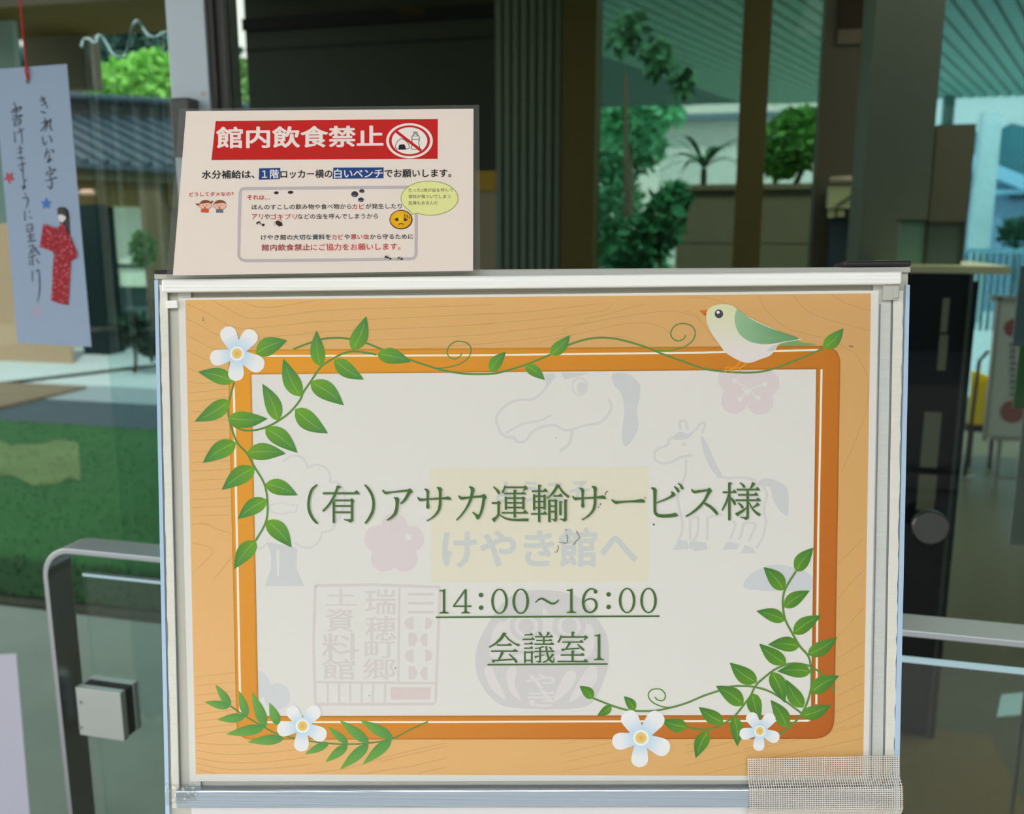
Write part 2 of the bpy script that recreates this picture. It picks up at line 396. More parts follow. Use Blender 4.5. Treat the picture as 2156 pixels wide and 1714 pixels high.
a.stroke([(290,1220),(400,1160),(480,1125),(620,1100),(720,1050)], 22, G); a.stroke([(915,1190),(905,1280),(870,1340),(800,1390)], 30, G)
a.ring(990,780,78,88,16,16,G); a.disc(1012,795,50,G,58); a.poly([(1300,660),(1440,660),(1550,750),(1560,850),(1530,1000),(1540,1180),(1430,1345),(1385,1250),(1410,1000),(1380,850),(1310,760)], GD, 4)
a.poly([(670,660),(760,660),(720,740),(680,800),(665,720)], GD); a.poly([(810,650),(1090,650),(960,690),(850,715)], GD)
a.build('faint_horse_head_drawing', INK, pos); a = Art(P, .00142)
a.at(1340,760,3.571)                                   # standing horse
for q in ([(330,520),(322,462),(362,452),(385,520)],[(300,560),(240,590),(230,630),(160,660),(135,690),(140,740),(200,768),(260,757),(330,722),(420,705)],[(440,520),(480,470),(515,475),(490,545)],[(370,740),(365,850),(335,930),(308,1000),(318,1100),(342,1200),(340,1280),(310,1345)],[(600,868),(700,877),(820,877),(900,900)],[(400,1180),(402,1345)],[(415,1178),(460,1178),(452,1300),(425,1350)],[(532,1170),(528,1345)],[(540,1168),(640,1150)],[(720,1200),(740,1235),(700,1335)],[(800,1215),(785,1300),(762,1345)],[(800,1215),(890,1228),(840,1350)],[(945,940),(975,1000),(955,1120),(970,1210),(940,1330),(895,1405)]): a.stroke(q, 20, G)
a.poly([(480,560),(530,620),(580,740),(645,870),(595,860),(540,780),(500,680)], GD, 3); a.poly([(270,585),(320,530),(390,545),(440,505),(400,572),(330,592)], GD, 3); a.disc(352,625,15,G)
for q in ([(310,1340),(380,1350),(392,1412),(270,1417)],[(400,1350),(520,1360),(532,1410),(440,1427),(388,1400)],[(680,1355),(770,1370),(750,1412),(640,1417)],[(812,1380),(872,1400),(892,1442),(780,1442)]): a.poly(q, GD)
a.poly([(900,920),(960,880),(1050,898),(1130,960),(1137,1080),(1130,1162),(1060,1110),(1020,1030),(1000,950),(950,938)], GD, 4)
a.build('faint_horse_drawing', INK, pos)
a = Art(P, .00142)
a.at(1440,600,4.284)
for x, y in ((425,850),(735,885),(450,1040),(680,1050),(590,830)): a.disc(x, y, 122, PK)
for x, y in ((450,860),(725,895),(500,1030),(665,1020)): a.line(580,940,x,y,10,WH); a.disc(x,y,22,WH)
a.build('faint_blossom_drawing', INK, pos); a = Art(P, .00142); a.at(0,0,1)
for k in range(5):
    t = math.radians(-90+72*k); a.disc(831+37*math.cos(t), 1145+37*math.sin(t), 28, PK)
a.disc(831,1145,30,PK); a.disc(860,1130,7,WH)
a.build('faint_blossom_drawing', INK, pos); a = Art(P, .00142); a.at(0,0,1)
for x, y, r in ((540,1440,30),(585,1465,28),(505,1475,26)): a.disc(x,y,r,ink(201,203,205))
a.build('faint_cloud_drawing', INK, pos); a = Art(P, .00142); a.at(0,0,1)
a.poly([(1572,1215),(1600,1196),(1640,1188),(1700,1205),(1706,1240),(1575,1240)], ink(198,200,204), 3)
a.build('faint_cloud_drawing', INK, pos)
a = Art(P, .00142); a.at(640,1200,4.687)               # square seal of the museum
a.stroke([(120,150),(700,140),(1335,165),(1345,180),(1300,1300),(1280,1315),(140,1318),(118,1300),(100,700),(118,150)], 30, RD, 0)
for q in ([(945,170),(935,1105)],[(110,1100),(1300,1110)],[(240,1110),(242,1300)],[(350,1110),(352,1300)],[(460,1110),(462,1300)],[(575,1110),(572,1300)],[(690,1110),(682,1300)],[(808,1110),(800,1300)]): a.line(*q[0],*q[1],24,RD)
a.poly([(858,1150),(1255,1150),(1250,1270),(860,1272)], ink(208,194,190))
for y in (235,322,410): a.poly([(1030,y-14),(1282,y-14),(1280,y+14),(1028,y+14)], RD)
for y in (520,840):
    a.disc(1085,y,88,RD,66,t0=math.pi/2,t1=1.5*math.pi); a.disc(1198,y,74,RD,62,t0=-math.pi/2,t1=math.pi/2)
for y in (680,1010):
    a.poly([(1035,y-68),(1095,y-68),(1130,y),(1095,y+62),(1035,y+62)], RD); a.poly([(1222,y-60),(1180,y-60),(1145,y),(1180,y+64),(1220,y+64)], RD)
for c, x0, y0, x1, y1 in (('瑞',610,185,910,430),('穂',610,450,910,690),('町',605,700,900,860),('郷',590,870,905,1075),('土',220,180,520,345),('資',225,375,490,605),('料',185,620,545,880),('館',185,870,505,1075)): a.text(c, x0, y0, x1, y1, RD, .012)
a.build('faint_seal_drawing', INK, pos)
a = Art(P, .00142); a.at(960,1200,3.17)                # round good-luck doll
D1 = ink(200,197,196); DW = ink(213,208,206)
a.poly([(130,600),(150,480),(230,330),(330,200),(440,145),(560,130),(720,145),(850,200),(950,330),(1010,450),(1020,600),(990,720),(930,850),(850,910),(600,925),(330,905),(220,830),(150,720)], D1, 4)
a.poly([(225,520),(250,400),(330,320),(470,300),(560,300),(590,250),(640,300),(760,310),(880,340),(920,420),(900,560),(760,620),(560,630),(330,620),(240,580)], DW, 4)
for x in (470,755): a.ring(x,370,112,104,34,34,D1,28); a.disc(x,370,52,D1)
for q in ([(300,330),(380,270),(470,250),(540,270),(560,320)],[(660,300),(720,255),(800,250),(880,300),(900,350)]): a.stroke(q, 52, D1)
a.stroke([(360,560),(470,540),(600,560),(720,540),(840,560)], 26, D1)
for q in ([(190,660),(240,640),(262,700),(335,860),(235,785)],[(335,700),(370,640),(406,660),(392,760),(435,862),(362,805)],[(720,700),(770,665),(802,700),(762,790),(652,872)],[(870,660),(930,640),(942,720),(882,800),(752,872)]): a.poly(q, DW, 4)
a.text('や', 470,690,660,790, DW, .02); a.text('き', 485,800,670,905, DW, .02)
a.build('faint_doll_drawing', INK, pos)

W_TL, W_TR, W_BL, W_BR = ink(216,168,102), ink(206,158,98), ink(226,176,116), ink(208,162,98)  # wood tones with the side light put in: paler towards the left
a = Art(P, .00143)
def wood(x, y): return bil(x, y, W_TL, W_TR, W_BL, W_BR)
outer = [(392,632),(1832,618),(1815,1632),(414,1628)]
inn = [(531,788),(1716.6,777.4),(1705.8,1503.5),(546,1505.5)]
def qp(q, u, v): return lerp(lerp(q[0], q[1], u), lerp(q[3], q[2], u), v)
n = 12; ringp = []
for side in range(4):
    for i in range(n):
        t = i/n; u, v = ((t,0),(1,t),(1-t,1),(0,1-t))[side]; ringp.append((qp(outer,u,v), qp(inn,u,v)))
vs = [p for pr in ringp for p in pr]; m_ = len(ringp)
a.tris(vs, [(2*i, 2*((i+1)%m_), 2*((i+1)%m_)+1, 2*i+1) for i in range(m_)], wood)
def grain(x, y): return tuple(c*.84 for c in wood(x, y))
a.at(320,550,5.714)
for q in ([(740,480),(900,560),(1080,660),(1230,690),(1500,665),(2057,595)],[(1080,480),(1250,545),(1400,558),(1600,535),(1980,475)],[(430,515),(700,640),(900,760),(1100,810),(1400,790),(2057,720)],[(430,695),(600,780),(790,885),(1000,930),(1500,905),(2057,860)],[(440,890),(600,980),(740,1050),(1000,1060),(1640,1000)],[(440,1075),(580,1150),(710,1195),(920,1220)],[(440,1280),(570,1335),(900,1390)],[(445,1445),(560,1468),(780,1455),(920,1440)],[(450,1590),(600,1570),(920,1535)],[(455,1690),(700,1660),(930,1640)]): a.stroke(q, 11, grain)
a.at(640,640,5.39)
for q in ([(0,95),(540,60),(1300,40),(2156,10)],[(0,212),(900,170),(2156,110)],[(0,325),(1000,285),(2156,230)],[(730,415),(1500,380),(2156,340)],[(1300,510),(1800,470),(2156,445)]): a.stroke(q, 9, grain)
a.at(1000,640,4.4917)
for q in ([(0,105),(540,70),(1180,0)],[(0,195),(580,150),(1090,85),(1230,60),(1300,0)],[(0,300),(500,240),(1040,180),(1040,140),(1200,110),(1600,0)],[(0,385),(480,335),(860,280),(840,235),(1200,155),(1600,90),(1850,68),(2050,110),(2150,180)],[(620,390),(640,355),(900,300),(1300,210),(1560,180),(1750,215),(1860,300)],[(1200,330),(1400,310),(1560,370)]): a.stroke(q, 7, grain)
a.at(1440,600,4.284)
for q in ([(0,115),(200,118),(330,150),(400,190)],[(0,240),(90,260),(180,370),(280,520)],[(670,95),(730,220),(850,340),(960,405),(1240,475)],[(980,90),(1080,215),(1250,300),(1665,415)],[(1320,85),(1450,165),(1670,230)],[(1400,540),(1520,610),(1600,720),(1650,860),(1640,1100),(1560,1350),(1410,1690)]): a.stroke(q, 6, grain)
a.at(1440,1130,2.935)
for q in ([(945,165),(1012,100),(1112,0)],[(945,385),(1020,290),(1110,200)],[(942,610),(1020,530),(1107,430)],[(940,750),(1020,700),(1106,640)],[(937,870),(1020,830),(1106,790)],[(932,985),(1020,940),(1104,900)],[(927,1080),(1010,1040),(1102,1000)],[(915,1160),(1010,1120),(1102,1075)],[(560,1230),(760,1195),(860,1180)],[(360,1310),(700,1230),(1100,1150)],[(0,1285),(200,1240)],[(0,1330),(280,1265),(560,1190)],[(0,1410),(380,1320),(1100,1160)],[(120,1460),(500,1370),(1100,1240)]): a.stroke(q, 4.5, grain)
a.at(1180,1370,6.347)
for q in ([(0,1240),(230,1190)],[(0,1370),(400,1275),(680,1215)],[(0,1490),(400,1400),(720,1340)],[(0,1610),(500,1510),(900,1440)]): a.stroke(q, 9, grain)
a.at(400,840,4.511)
for y in (115,205,300,385,495,600,675,770,855,945,1030,1110): a.stroke([(12+y*.015,y+5),(150,y+(4 if y%2 else -6)),(388,y-12)], 8, grain)
for q in ([(22,1190),(150,1178),(260,1230),(395,1275)],[(30,1365),(150,1390),(225,1440),(150,1540),(40,1640)],[(410,1490),(330,1590),(230,1710)],[(60,1180),(200,1190)]): a.stroke(q, 9, grain)
a.at(340,1410,3.593)
for y in (50,118,190,262,330,385,440): a.stroke([(265,y),(400,y-16),(560,y-34)], 6, grain)
for q in ([(270,500),(420,470),(600,460)],[(270,600),(450,632),(700,630),(1000,600),(1250,560)],[(270,545),(450,560),(700,555)],[(270,660),(500,695),(800,690),(1100,655)],[(270,700),(500,745),(800,742),(1150,705)],[(275,745),(420,780)],[(1100,775),(1400,740),(1750,640),(2156,545)],[(1650,690),(2156,570)],[(1950,775),(2156,730)],[(1500,785),(1900,720),(2156,660)]): a.stroke(q, 7, grain)
a.build('wood_border', INK, pos)
# the inner frame with its thin white line
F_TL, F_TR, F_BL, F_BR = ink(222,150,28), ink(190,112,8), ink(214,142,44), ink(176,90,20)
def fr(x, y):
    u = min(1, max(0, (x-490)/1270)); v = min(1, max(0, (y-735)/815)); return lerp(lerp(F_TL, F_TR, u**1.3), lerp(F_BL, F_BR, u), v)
def rrect(q, r, n=8):                                   # corners tl,tr,br,bl each with its radius
    out = []
    for i in range(4):
        p0, p1, p2 = Vector(q[i-1]), Vector(q[i]), Vector(q[(i+1) % 4]); R_ = r[i]
        d0, d2 = (p0-p1).normalized(), (p2-p1).normalized()
        for k in range(n+1):
            t = k/n; out.append(tuple((p1+d0*R_)*(1-t)**2+p1*2*t*(1-t)+(p1+d2*R_)*t*t))
    return out
def band(q0, r0, q1, r1, col, c2=None):
    A, B = rrect(q0, r0), rrect(q1, r1); m = len(A); fs = [(i, (i+1) % m, m+(i+1) % m, m+i) for i in range(m)]
    # subdivide along the long sides for the colour sweep
    VA, VB = [], []
    for i in range(m):
        j = (i+1) % m; L = (Vector(A[i])-Vector(A[j])).length; k = max(1, int(L/60))
        for s_ in range(k): VA.append(lerp(A[i], A[j], s_/k)); VB.append(lerp(B[i], B[j], s_/k))
    m = len(VA); cols = None
    b0 = len(a.c); a.tris(VA+VB, [(i, (i+1) % m, m+(i+1) % m, m+i) for i in range(m)], col)
    if c2:
        for i in range(m): a.c[b0+m+i] = c2(*VB[i])
a = Art(P, .00156); a.at(0,0,1)
o4 = [(481,737),(1768,728),(1754.5,1553.5),(500,1555.5)]; ro = [40,40,45,34]
i4 = [(531,788.4),(1717,777.4),(1706,1503.6),(546,1506)]; ri = [1,1,1,1]
def off4(q, d): return [(q[0][0]+d,q[0][1]+d),(q[1][0]-d,q[1][1]+d),(q[2][0]-d,q[2][1]-d),(q[3][0]+d,q[3][1]-d)]
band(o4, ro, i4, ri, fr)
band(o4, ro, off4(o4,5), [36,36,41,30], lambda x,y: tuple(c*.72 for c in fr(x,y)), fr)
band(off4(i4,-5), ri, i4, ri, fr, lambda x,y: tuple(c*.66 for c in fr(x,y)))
WL = ink(246,226,208)
a.stroke([(560,749.5),(800,749),(1000,748),(1480,742.4),(1722,737)], 4, WL, 0)
a.stroke([(1728,777.5),(1723.6,1000),(1721,1130),(1717,1481)], 4.4, WL, 0)
a.stroke([(493.3,812),(494.5,840),(502.4,1220),(506,1410),(508,1503)], 4.6, WL, 0)
a.stroke([(562,1518.5),(940,1518.3),(1180,1517),(1460,1516.3),(1690,1515.5)], 4, WL, 0); a.poly([(1690,1513.5),(1708,1512.5),(1700,1517.5),(1690,1517.6)], WL)
a.build('inner_frame', INK, pos)

LB, LD = ink(104,156,30), ink(66,128,62); VN = ink(138,172,96); STEM = ink(92,132,58)
def leaves(a, L, c0=LB, c1=LD):
    for k, (bx, by, tx, ty, w) in enumerate(L): a.leaf(bx, by, tx, ty, w, c0, c1, VN, bend=(.10 if k % 2 else -.10))
# upper vine
a = Art(P, .00160); a.at(0,0,1)
a.stroke([(495,804),(484,846),(482,860),(485,884),(500,929),(521,953),(537,982),(558.5,1019.5),(565,1062),(561,1099),(540,1137)], 4.2, STEM)
a.stroke([(485,884),(495,896.5),(515,905.4),(537.5,905.4),(562,899),(588,885.4),(613,866.6),(633,842),(640,825.5),(655,804),(677,772.6),(703,755),(725,744),(751,740),(794,746.7)], 4.2, STEM)
a.stroke([(619,735.5),(640,727),(660,720),(686,713),(714,711.4),(736.5,714),(770,721.6),(805,735.5),(862.6,757),(918,775.4),(955,783.8),(992.5,787.5),(1039,786.5),(1064,781),(1107,768),(1160,745.8),(1196,726.8),(1233.8,714.6),(1271.6,711),(1311.7,716.8),(1356,730),(1389.6,743.5),(1440,762),(1487,777.4),(1533,783),(1580,784.4),(1615,779.7),(1650,768),(1697,749.4),(1732,733)], 4, STEM)
a.stroke([(914.6,775),(937,774.5),(964.7,768),(985,755),(992.5,738),(987,725),(974,719.4),(959,719.8),(946,729),(942,742),(947,752),(959,756),(970,749.5),(972.5,743)], 2.5, STEM)
a.stroke([(1378.5,738),(1411.9,738),(1438.6,731),(1456.4,718),(1463,701),(1456.4,687.9),(1440.8,681.6),(1423,684.5),(1412,697.9),(1414,711),(1426.3,718.4),(1438.6,713.5),(1442.4,705.7)], 2.5, STEM)
leaves(a, [(540,744,606,717,38),(494,803,419,783,33),(676,772,668,696,31),(743,738,772,666,35),(795,746,866,762,33),(705,757,767,799,33),(655,804,725,853,39),(623,861,691.5,912,39),(634,835,598,755,36),(588,886,554,808,34),(485,843,412,887,35),(482,880,565,881,35),(560,901,628,953,37),(499,931,429,974,37),(521,953,603.5,954.6,36),(538,984,469,1031,38),(560,1018,628,1042,33),(563,1051,502,1092,34),(563,1095,615.5,1151.5,37),(540,1137,495,1197,35),(1032,782.5,1065.7,740.6,26),(1158.5,747,1200,706,27),(1105.7,769,1147.4,800,24),(1732,733,1774,691.5,29)])
a.build('upper_vine', INK, pos)
# lower right vine
a = Art(P, .00166); a.at(0,0,1)
a.stroke([(1674,1202),(1661,1222),(1650.4,1241.7),(1646.6,1261.4),(1647.4,1281),(1652,1304),(1667,1332.7),(1682,1358.5),(1699,1378),(1705,1398),(1707,1434),(1703.4,1459),(1693,1488.7),(1679.7,1509.5),(1659,1530),(1640,1543.7)], 4.5, STEM)
a.stroke([(1755,1454.6),(1749.4,1442.7),(1734.6,1423.4),(1715,1407),(1697.5,1399),(1675,1395),(1653,1397.5),(1627.7,1409.3),(1605.5,1426.4),(1589,1442.7),(1578.7,1463.5),(1564,1482.8),(1546,1505),(1529.8,1517),(1509,1528),(1485,1534),(1460,1531.8),(1446,1528)], 4.2, STEM)
a.stroke([(1685,1499),(1651.5,1474),(1623,1456),(1593.6,1445.7),(1564,1442.4),(1537,1444),(1512,1452.4),(1479,1463.7),(1447.8,1477),(1416.3,1486.6),(1377,1494.5),(1337.6,1495),(1315.5,1492),(1287,1483.4),(1247.7,1467.7)], 4, STEM)
a.stroke([(1413,1487.4),(1397.4,1486.6),(1378.5,1480),(1367.5,1470.8),(1364,1459.8),(1370.6,1451),(1383,1448.3),(1394,1452),(1400,1461.4),(1397.4,1470.8),(1389.5,1473.5),(1381.7,1470),(1378,1465.3)], 2.5, STEM)
leaves(a, [(1591.8,1435.3,1535.4,1393.5,34),(1564,1482,1506,1442.4,34),(1521.6,1519,1470,1486.5,29),(1583,1457.6,1599.5,1514,31),(1623,1413,1650.7,1478,33),(1705.6,1412.3,1635,1411.6,31),(1689.3,1488,1653,1428.6,31),(1656.7,1530.3,1621,1471.7,31),(1705.6,1456,1764.3,1420.8,33),(1685.6,1505,1748.7,1482,30),(1544.6,1505.8,1551.3,1569.6,27),(1489.7,1537,1463.7,1593.8,30),(1446.3,1528.3,1392,1514,29),(1248.5,1468.5,1219.7,1442.5,22),(1287,1484,1257,1504.7,18),(1336,1493.7,1313,1464,20),(1674,1202,1711,1152,31),(1649,1241,1606,1193,33),(1649,1277,1703,1242,29),(1651,1304.6,1591,1285,28),(1668.6,1332.7,1727,1294,31),(1699,1376.7,1761,1340,31),(1653.5,1395.7,1597,1353.7,31),(1682,1358.5,1615.5,1355.5,31)], ink(92,142,28), ink(62,120,48))
a.build('corner_vine', INK, pos)
# lower left sprig
a = Art(P, .00166); a.at(0,0,1)
a.stroke([(487.5,1485),(521,1507.4),(560,1530),(588,1543.6),(640,1556),(693.5,1563),(733.8,1564.5),(778,1562.5),(827,1553),(863,1535),(902,1517)], 3, STEM)
for bx, by, tx, ty, w in [(487.5,1485,455.5,1439.8,15),(486,1486.5,432.4,1476,15),(522,1507.4,504.8,1452,16),(518,1507.4,459,1513.5,17),(561,1529.7,532,1455,20),(558.5,1530,477.8,1544,20),(588,1525,568.8,1478,18),(600,1552.5,522,1560,19),(733.8,1563.6,691,1528,14),(778,1562.5,715.7,1514,19),(828.4,1552,758.9,1513.8,20),(694,1561.7,642.8,1586,15),(733,1566,686.5,1602.6,17),(777,1564.5,717,1618,20),(825.7,1553.3,763.9,1608,20)]:
    a.leaf(bx, by, tx, ty, w*1.12, ink(80,142,70), ink(112,164,68), None, 0)
a.build('leaf_sprig', INK, pos)
# blossoms
def blossom(cx, cy, P5, r, skip=()):
    a = Art(P, .00172); a.at(0,0,1); c0, c1 = ink(176,206,226), ink(226,226,226)
    for k, (dx, dy) in enumerate(P5): a.petal(cx, cy, dx, dy, math.hypot(dx, dy)*.66, c0, c1)
    a.disc(cx, cy, r, ink(214,166,40), c2=ink(226,206,150)); a.ring(cx, cy, r*1.12, r*1.12, r*.3, r*.3, ink(230,232,228), 28)
    return a.build('blossom', INK, pos)
blossom(501,744.6,[(-25,-56),(37,-48),(56,30),(-3,58),(-57,12)],13.5)
blossom(638.4,1526.3,[(-28,-40),(34,-40),(50,24),(-3,54),(-54,9)],13)
blossom(1349,1551.2,[(-33,-56),(42,-53),(60,27),(-4,62),(-61,10)],15)
blossom(1598.3,1537,[(-23,-38),(28,-36),(41,17),(-3,42),(-43,8)],10.5)
# bird
a = Art(P, .00176); a.at(1440,600,4.284)
def bc(x, y): return lerp(ink(208,210,166), ink(220,210,208), min(1, max(0, (y-650)/95)))
a.poly([(850,540),(900,515),(1010,505),(1080,525),(1200,533),(1100,545),(950,552),(880,550)], ink(112,158,92))
a.poly([(130,232),(165,230),(220,225),(205,255),(190,282),(165,262)], ink(206,112,14)); a.poly([(165,262),(205,255),(190,282)], ink(180,82,10))
body = cr([(195,262),(215,220),(260,190),(330,175),(400,180),(445,197),(475,224),(540,270),(700,350),(860,420),(1030,483),(1075,488),(1000,502),(860,530),(820,582),(770,637),(690,668),(600,700),(540,700),(470,672),(370,610),(310,530),(240,430),(202,340),(195,262)], 4)[:-1]
bb = bm0 = None
a.poly(body, bc)
a.poly([(800,545),(855,530),(800,595),(730,600)], ink(196,194,190))
a.poly([(472,224),(540,270),(620,320),(760,385),(900,435),(1030,485),(900,510),(800,530),(700,535),(600,515),(520,470),(470,400),(452,310)], lambda x,y: lerp(ink(142,180,140), ink(92,144,90), min(1,max(0,(x-1550)/110))), 4)
a.disc(310,262,38,ink(66,60,74),39); a.disc(303,248,14,ink(228,222,226))
LG = ink(226,146,24)
for q in ([(505,690),(470,730),(430,752)],[(560,702),(530,730),(490,750)],[(430,750),(425,800)],[(430,752),(380,745),(365,785)],[(430,750),(400,770)],[(500,740),(500,785)],[(440,752),(510,745)]): a.stroke(q, 13, LG)
a.build('bird', INK, pos)
# the three lines of lettering, drawn stroke by stroke in a brush-cut serif
TX = ink(66,100,48)
SA = [[(78,395),(95,388),(120,410),(160,420),(300,415),(520,400),(590,390),(635,380),(675,395),(695,430),(680,445),(630,440),(520,435),(300,445),(180,460),(135,470),(100,450)],[(200,250),(225,238),(270,250),(300,285),(290,360),(290,500),(300,560),(295,590),(270,607),(245,590),(240,560),(248,500),(248,330),(235,280)],[(425,225),(445,210),(500,215),(530,245),(520,320),(518,520),(500,620),(450,700),(380,765),(300,810),(258,830),(245,815),(320,775),(400,700),(450,620),(468,520),(470,300),(455,245)]]
def line_one(a, c):
    def S(p, w=None, sm=5): a.stroke(p, w, c, sm)
    def Q(*ps):
        for p in ps: a.poly(p, c)
    X, Y, D, E = a.base
    a.at(630+D,1000+E,8.624)
    S([(338,168,24),(250,250,45),(205,360,48),(185,480,48),(190,620,50),(235,740,50),(300,830,45),(350,872,28)])
    S([(440,325),(1100,325)],34,0); Q([(1010,310),(1050,265),(1105,325),(1100,342),(1000,342)])
    S([(715,190,40),(690,270,45),(650,370,45),(590,480,42),(520,570,38),(440,650,34)]); Q([(700,180),(735,185),(770,210),(735,240),(690,230)])
    S([(640,470),(640,860)],46,0); S([(645,453),(960,453)],30,0); Q([(940,440),(965,410),(1015,460),(990,490),(945,470)])
    S([(970,450),(970,790)],46,0); Q([(948,770),(992,770),(992,820),(970,840),(940,854),(915,850),(895,825),(820,808),(818,790),(880,795),(948,790)])
    S([(660,555),(950,555)],30,0); S([(660,668),(950,668)],32,0)
    S([(1200,170,28),(1270,250,45),(1335,370,48),(1360,500,48),(1345,640,50),(1300,740,48),(1250,820,42),(1205,870,28)])
    Q([(1510,270),(1530,258),(1575,295),(1640,295),(1980,255),(2010,235),(2040,250),(2068,295),(2020,340),(1960,440),(1900,500),(1850,522),(1838,508),(1890,450),(1940,370),(1975,295),(1700,315),(1590,345),(1545,330)],
      [(1718,400),(1740,393),(1800,400),(1825,430),(1815,520),(1805,620),(1780,700),(1710,770),(1640,812),(1600,818),(1592,805),(1660,755),(1720,690),(1750,600),(1758,500),(1750,440)])
    a.at(870+D,1000+E,8.624); Q(*SA)
    Q([(820,370),(838,358),(870,385),(930,388),(1050,380),(1240,360),(1285,335),(1310,350),(1340,400),(1310,440),(1290,560),(1250,690),(1205,780),(1165,800),(1145,780),(1120,720),(1072,672),(1088,655),(1150,700),(1185,712),(1205,690),(1240,560),(1262,400),(1050,412),(930,435),(875,445),(840,420)],
      [(1012,210),(1035,195),(1085,208),(1120,250),(1110,300),(1080,420),(1030,530),(960,640),(880,740),(795,820),(780,805),(850,730),(940,610),(1000,490),(1030,400),(1050,300),(1048,250)],
      [(1450,210),(1465,198),(1520,235),(1565,275),(1580,305),(1575,330),(1550,348),(1535,330),(1500,270)],[(1660,180),(1682,190),(1672,250),(1640,320),(1615,320),(1605,295),(1635,245)],[(2005,205),(2035,178),(2085,235),(2065,255),(2010,280),(1990,265),(2020,235)])
    S([(1680,218),(2030,218)],30,0); S([(1650,328),(2040,328)],30,0); Q([(1960,315),(2005,295),(2052,330),(2045,343),(1960,343)])
    S([(1683,385),(1683,620)],42,0); S([(1680,412),(2000,412)],30,0); Q([(1960,400),(1998,378),(2042,415),(2020,440),(1975,430)]); S([(2000,410),(2000,615)],44,0)
    S([(1690,497),(1990,497)],30,0); S([(1690,582),(1990,582)],30,0); S([(1608,677),(2080,677)],30,0); Q([(1985,665),(2035,625),(2083,680),(2075,692),(1980,692)])
    S([(1843,265),(1843,762)],42,0); Q([(1820,258),(1885,265),(1865,295),(1822,290)])
    S([(1428,500),(1550,500)],34,0); Q([(1520,480),(1555,458),(1598,500),(1575,520),(1530,520)]); S([(1553,490),(1553,720)],46,0)
    Q([(1535,700),(1575,710),(1545,760),(1470,850),(1425,790),(1500,745)],[(1560,700),(1600,720),(1680,765),(1780,785),(1900,788),(2095,778),(2085,828),(1900,828),(1760,820),(1660,790),(1580,735)])
    a.at(1110+D,1000+E,8.624)
    S([(80,287),(360,287)],30,0); Q([(285,275),(328,232),(372,285),(360,302),(285,302)]); S([(217,175),(217,845)],42,0); Q([(195,168),(240,170),(268,185),(240,205),(197,200)])
    S([(125,345),(125,628)],42,0); S([(125,377),(320,377)],28,0); Q([(285,362),(315,338),(350,380),(330,400),(290,390)]); S([(315,380),(315,620)],44,0)
    S([(130,475),(330,475)],28,0); S([(130,585),(330,585)],28,0); S([(70,697),(355,697)],30,0); Q([(280,685),(320,642),(360,692),(350,712),(280,712)])
    Q([(530,158),(595,178),(585,200),(540,250),(480,340),(420,385),(365,425),(350,405),(410,360),(470,270),(505,215)],[(560,205),(590,195),(640,270),(700,330),(765,372),(740,412),(690,370),(620,310),(575,235)])
    S([(470,372),(630,372)],28,0); Q([(560,358),(605,325),(642,370),(630,386),(560,386)])
    S([(400,440),(400,845)],46,0); S([(400,457),(530,457)],28,0); Q([(485,445),(515,425),(555,465),(535,490),(500,480)]); S([(518,460),(518,800)],46,0)
    Q([(495,780),(541,780),(535,820),(505,840),(485,830),(470,812),(440,800),(442,788),(490,790)]); S([(410,557),(505,557)],26,0); S([(410,658),(505,658)],30,0)
    S([(600,480),(600,720)],42,0); Q([(580,468),(620,468),(642,482),(620,500),(580,495)]); S([(693,445),(693,800)],46,0); Q([(672,435),(715,438),(735,452),(712,470),(672,465)],[(670,770),(717,770),(715,810),(675,835),(650,830),(635,810),(590,800),(588,785),(660,785)])
    Q(*[[(x+734,y-18) for x, y in p] for p in SA])
    Q([(1518,445),(1538,428),(1570,455),(1620,465),(1850,455),(1980,445),(2070,428),(2110,440),(2135,475),(2120,492),(2040,490),(1850,487),(1700,500),(1605,520),(1565,500)])
    a.at(1350+D,1000+E,7.7)
    Q([(148,205),(165,190),(220,200),(245,240),(240,300),(235,560),(245,600),(280,625),(350,632),(480,622),(540,605),(575,622),(590,650),(560,665),(440,680),(330,682),(250,668),(205,630),(192,580),(190,300),(185,240)],
      [(235,435),(350,390),(450,340),(490,300),(470,268),(490,258),(530,280),(550,312),(530,335),(460,370),(350,415),(235,455)],[(518,180),(535,175),(580,200),(612,240),(610,270),(590,278),(570,262),(550,225)],[(582,128),(600,122),(645,150),(677,195),(675,222),(650,228),(635,210),(615,165)],
      [(797,228),(815,218),(840,245),(880,245),(1060,222),(1090,200),(1112,210),(1138,255),(1110,285),(1060,370),(1030,425),(960,510),(880,580),(790,640),(720,672),(705,655),(790,605),(880,530),(960,450),(1010,380),(1065,255),(900,282),(850,292),(815,270)],[(1010,445),(1035,440),(1110,480),(1190,545),(1235,600),(1230,635),(1205,640),(1180,610),(1110,535),(1005,465)])
    S([(1310,272),(1530,272)],26,0); Q([(1470,262),(1498,226),(1536,270),(1525,285),(1470,285)]); S([(1418,118),(1418,725)],40,0); Q([(1400,114),(1445,114),(1466,128),(1440,150),(1402,148)])
    S([(1405,310,30),(1375,420,32),(1340,490,30),(1300,565,22)]); Q([(1435,350),(1460,365),(1510,410),(1522,450),(1520,475),(1500,482),(1485,465),(1440,385)])
    Q([(1582,125),(1600,115),(1650,145),(1675,175),(1672,195),(1650,202),(1635,190),(1610,150)],[(1785,105),(1845,135),(1830,150),(1790,195),(1770,215),(1745,215),(1770,160)])
    for y, x0, x1, u in ((230,1535,1905,1840),(315,1558,1880,1815),(402,1518,1920,1850)):
        S([(x0,y),(x1,y)],28,0); Q([(u,y-12),(u+30,y-46),(x1+5,y),(x1-5,y+13),(u,y+13)])
